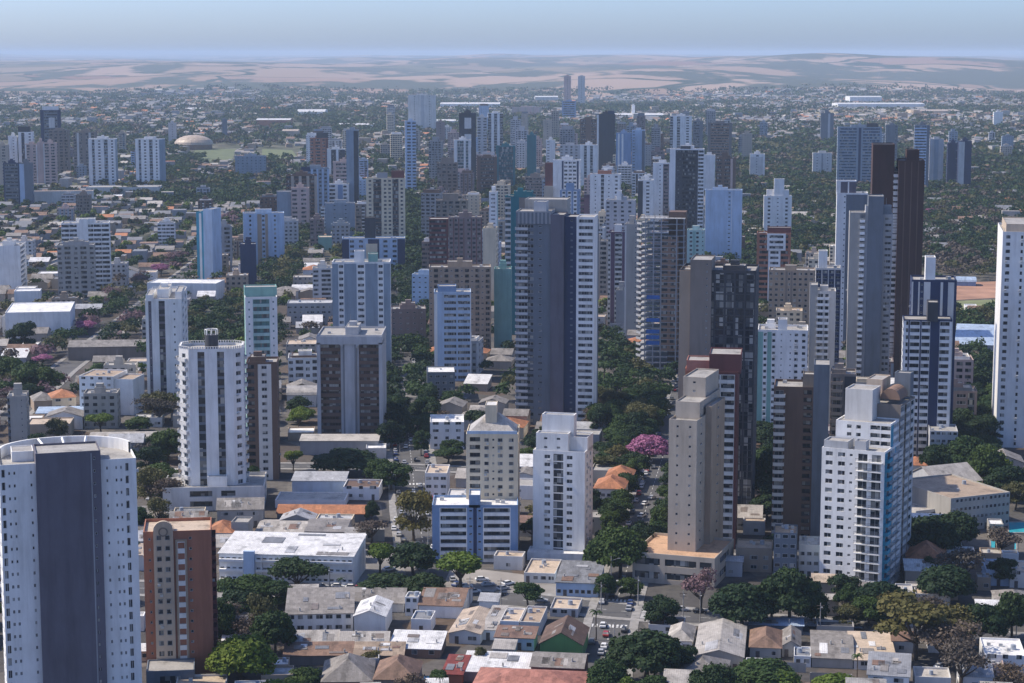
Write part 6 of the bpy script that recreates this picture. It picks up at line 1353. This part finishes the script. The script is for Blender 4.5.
# ------------------------------------------------------------ cars, poles, then the labels by place
CARP = {}
def make_car(col, rgb):
    root = empty('parked_car'); m = plain('car_paint_' + col, rgb, .3, var=.05)
    prof = [(-2.1, .35), (2.1, .35), (2.15, .75), (1.15, .95), (-1.9, .98), (-2.15, .8)]; mb = MB(); k = mb.slot(m)
    for s in (-.86, .86):
        q = [(x, s, z) for x, z in prof]; mb.face(q if s < 0 else q[::-1], k)
    for i in range(6):
        a, b = prof[i], prof[(i+1) % 6]; mb.face([(a[0], .86, a[1]), (b[0], .86, b[1]), (b[0], -.86, b[1]), (a[0], -.86, a[1])][::-1], k)
    mb.build('body', root)
    cab = [(-1.75, .97, .80), (1.05, .96, .80), (.35, 1.46, .64), (-1.35, 1.46, .64)]; mb = MB(); g = mb.slot(glass()); k = mb.slot(m)
    for i in range(4):
        a, b = cab[i], cab[(i+1) % 4]
        mb.face([(a[0], a[2], a[1]), (b[0], b[2], b[1]), (b[0], -b[2], b[1]), (a[0], -a[2], a[1])], k if i == 2 else g)
    for s in (-1, 1): mb.face([(x, s*w, z) for x, z, w in cab][::s*-1], g)
    mb.build('cabin', root)
    mb = MB(); k = mb.slot(plain('rubber', (.02, .02, .02), .8)); 
    for i in range(12):
        a, b = 2*pi*i/12, 2*pi*(i+1)/12; A, B = (.32*cos(a), .32*sin(a)), (.32*cos(b), .32*sin(b))
        mb.face([(A[0], -.1, A[1]), (B[0], -.1, B[1]), (B[0], .1, B[1]), (A[0], .1, A[1])], k); mb.face([(0, -.1, 0), (B[0], -.1, B[1]), (A[0], -.1, A[1])][::-1], k); mb.face([(0, .1, 0), (A[0], .1, A[1]), (B[0], .1, B[1])][::-1], k)
    wm = mb.mesh('wheel')
    for x in (-1.35, 1.35):
        for y in (-.8, .8):
            wo = link('wheel', wm, root, (x, y, .32)); rim = MB(); k = rim.slot(plain('rim_metal', (.35, .35, .36), .35)); sgn = 1 if y > 0 else -1
            q = [(.2*cos(2*pi*i/10), sgn*.106, .2*sin(2*pi*i/10)) for i in range(10)]; rim.face(q[::-sgn], k); rim.build('rim', wo)
    hm = MB(); k = hm.slot(plain('lamp_glass', (.7, .7, .66), .15)); hm.box(2.06, 2.16, -.14, .14, .58, .74, k, bottom=True); hm = hm.mesh('headlight')
    for y in (-.6, .6): link('headlight', hm, root, (0, y, 0))
    return root
COLR = dict(white=(.78, .78, .77), silver=(.42, .43, .45), black=(.025, .025, .028), grey=(.14, .145, .15), red=(.35, .03, .03), blue=(.04, .07, .20))
CARS = [  # px, py, heading degrees, colour
 (603, 627, 84, 'white'), (606, 636, 84, 'red'), (604, 648, 84, 'white'), (601, 654, 84, 'silver'), (618, 585, 80, 'white'), (624, 591, 80, 'white'), (630, 589, 80, 'silver'), (612, 597, 82, 'black'), (631, 583, 80, 'white'), (624, 580, 80, 'grey'),
 (682, 611, -8, 'silver'), (700, 613, -8, 'black'), (541, 602, -6, 'silver'), (775, 624, -8, 'white'), (812, 627, -8, 'silver'), (838, 629, -8, 'white'), (860, 631, -8, 'black'), (482, 581, 10, 'white'), (488, 586, 15, 'silver'), (466, 588, 12, 'white'), (474, 593, 14, 'white'), (508, 585, 40, 'white'), (503, 590, 40, 'silver'), (499, 596, 40, 'black'), (457, 586, 60, 'blue'),
 (389, 571, 30, 'white'), (412, 562, 60, 'silver'), (425, 566, 70, 'red'), (420, 569, 70, 'white'), (404, 542, 92, 'black'), (399, 536, 92, 'silver'), (394, 530, 92, 'white'), (418, 546, 88, 'grey'), (396, 521, 92, 'white'), (402, 514, 92, 'silver'), (421, 521, 92, 'white'), (413, 493, 92, 'white'), (420, 487, 92, 'silver'), (416, 461, 92, 'black'),
 (406, 448, 92, 'white'), (411, 441, 92, 'silver'), (415, 437, 92, 'white'), (407, 432, 92, 'grey'), (412, 428, 92, 'white'), (404, 421, 92, 'silver'), (409, 415, 92, 'white'), (401, 411, 92, 'black'), (406, 405, 92, 'white'), (322, 588, 0, 'silver'), (338, 588, 0, 'white'), (352, 589, 0, 'white'), (306, 588, 0, 'grey'), (360, 590, 0, 'red'),
 (940, 668, 50, 'white'), (950, 664, 50, 'grey'), (968, 670, 40, 'white'), (980, 672, 40, 'silver'), (645, 505, 62, 'white'), (652, 499, 62, 'silver'), (642, 517, 62, 'white'), (150, 500, 80, 'silver'), (152, 509, 80, 'blue'), (170, 508, 60, 'white'), (172, 514, 60, 'grey')]
SPOTS = [(*gp(px, py), R(hd), c) for px, py, hd, c in CARS]
for ri, (P, w_) in enumerate(ROADS[:5]):
    hw = w_/2 - 2.6
    for (ax, ay), (bx, by) in zip(P, P[1:]):
        L = hypot(bx-ax, by-ay); ux, uy = (bx-ax)/L, (by-ay)/L
        for k in range(int(L/6.2)):
            for off, pr in ((hw-1.2, .5), (1.2-hw, .5), (hw*.4, .12), (-hw*.4, .12)):
                x, y = ax + ux*(k+.5)*6.2 - uy*off, ay + uy*(k+.5)*6.2 + ux*off; q = proj(x, y, 1)
                if len(SPOTS) < 200 and rr.random() < pr and 0 < q[0] < W and q[1] < H + 4 and y < 1150 and not hidden(q[0], q[1], y) and all(hypot(x-s[0], y-s[1]) > 5.0 for s in SPOTS): SPOTS.append((x, y, math.atan2(uy, ux), rr.choice(('white', 'white', 'silver', 'silver', 'grey', 'grey', 'black', 'black', 'red', 'blue'))))
for x, y, hd, c in SPOTS:
    if c not in CARP: o = CARP[c] = make_car(c, COLR[c])
    else: o = copy_thing(CARP[c], (0, 0, 0))
    o.location = (x, y, .06); o.rotation_euler = (0, 0, hd); tag(o, None, 'car', 'cars parked and driving in the streets')
    AUTO.append((o, x, y, 0, c + ' car'))
pm = MB(); k = pm.slot(wall('concrete')); pm.cyl(0, 0, .16, 0, 9.2, k, 8, .11); pole_mesh = pm.mesh('pole')
am = MB(); k = am.slot(plain('crossarm', (.16, .12, .09), .8)); am.box(-1.1, 1.1, -.06, .06, 8.3, 8.45, k, bottom=True); am.box(-.9, .9, -.05, .05, 7.4, 7.52, k, bottom=True); arm_mesh = am.mesh('crossarm')
lm = MB(); k = lm.slot(plain('lamp_arm', (.35, .35, .35), .5)); lm.tube((0, 0, 7.8), (0, -2.2, 8.6), .05, .05, k, 5); lm.box(-.15, .15, -2.9, -2.1, 8.55, 8.68, k, bottom=True); lamp_mesh = lm.mesh('lamp_arm')
def pole(x, y, rz):
    o = empty('utility_pole', (x, y, 0), rz); link('pole', pole_mesh, o); link('crossarm', arm_mesh, o); link('lamp_arm', lamp_mesh, o); return o
for px, py, rz in ((223, 583, 0), (263, 585, 0), (330, 596, 0), (470, 606, 0), (501, 608, 0), (601, 612, 0), (638, 606, 0), (683, 621, 0), (700, 622, 0), (776, 614, 0), (820, 634, 0), (614, 655, 90), (611, 585, 90), (424, 500, 90), (400, 468, 90), (1016, 640, 0), (391, 404, 90), (428, 560, 90), (960, 500, 60)):
    x, y = gp(px, py); o = pole(x, y, R(rz)); tag(o, None, 'utility pole', 'utility poles along the streets'); AUTO.append((o, x, y, 8, 'concrete utility pole'))
for px, py, hh, lab in ((879, 81, 60, 'thin radio mast standing on the far farmland'),):
    x, y = gp(px, py); root = empty('radio_mast', (x, y, float(land_z(x, y)))); mb = MB(); k = mb.slot(plain('mast_metal', (.35, .35, .36), .4)); mb.tube((0, 0, 0), (0, 0, hh*2), 1.2, .8, k, 5); mb.build('mast', root); tag(root, lab, 'mast')
# labels: what each thing looks like and what named thing it stands beside
ORD = ['nearest', 'second', 'third', 'fourth', 'fifth', 'sixth', 'seventh', 'eighth', 'ninth', 'tenth', 'eleventh', 'twelfth', 'thirteenth', 'fourteenth', 'fifteenth', 'sixteenth', 'seventeenth', 'eighteenth', 'nineteenth', 'twentieth']
def auto_labels():
    B = {}; seen = set()
    for i, (s, *q) in enumerate(LAND):
        t = s.split()[:6]
        while t[-1] in ('a', 'with', 'and', 'of', 'the', 'dark', 'white', 'in', 'its', 'one', 'at', 'small', 'or', 'wide'): t.pop()
        t = ' '.join(t); print('DUPLAND', t) if t in seen else None; seen.add(t); LAND[i] = (t, *q)
    for o, x, y, z, look in AUTO:
        px, py = proj(x, y, z); best = None
        for s, lx, ly, lpx, lpy in LAND:
            dd = hypot(px - lpx, (py - proj(lx, ly, 0)[1])*1.6)
            if best is None or dd < best[0]: best = (dd, s, lx, ly, lpx)
        dd, s, lx, ly, lpx = best; dx, dy = x - lx, y - ly
        rel = ('behind' if dy > 0 else 'in front of') if abs(dy) > abs(dx)*1.2 else ('right of' if dx > 0 else 'left of')
        B.setdefault((look, rel, s), []).append((hypot(dx, dy), o))
    for (look, rel, s), L in B.items():
        L.sort(key=lambda q: q[0])
        for i, (_, o) in enumerate(L):
            n = ORD[min(i, 19)]
            o['label'] = (f'{look} {rel} the {s}' if len(L) == 1 else f'{look}, {n} {rel} the {s}')
auto_labels()
for o in S.objects:
    if o.get('label') and len(o['label'].replace('-', ' ').split()) > 16: print('LONG', o['label'])
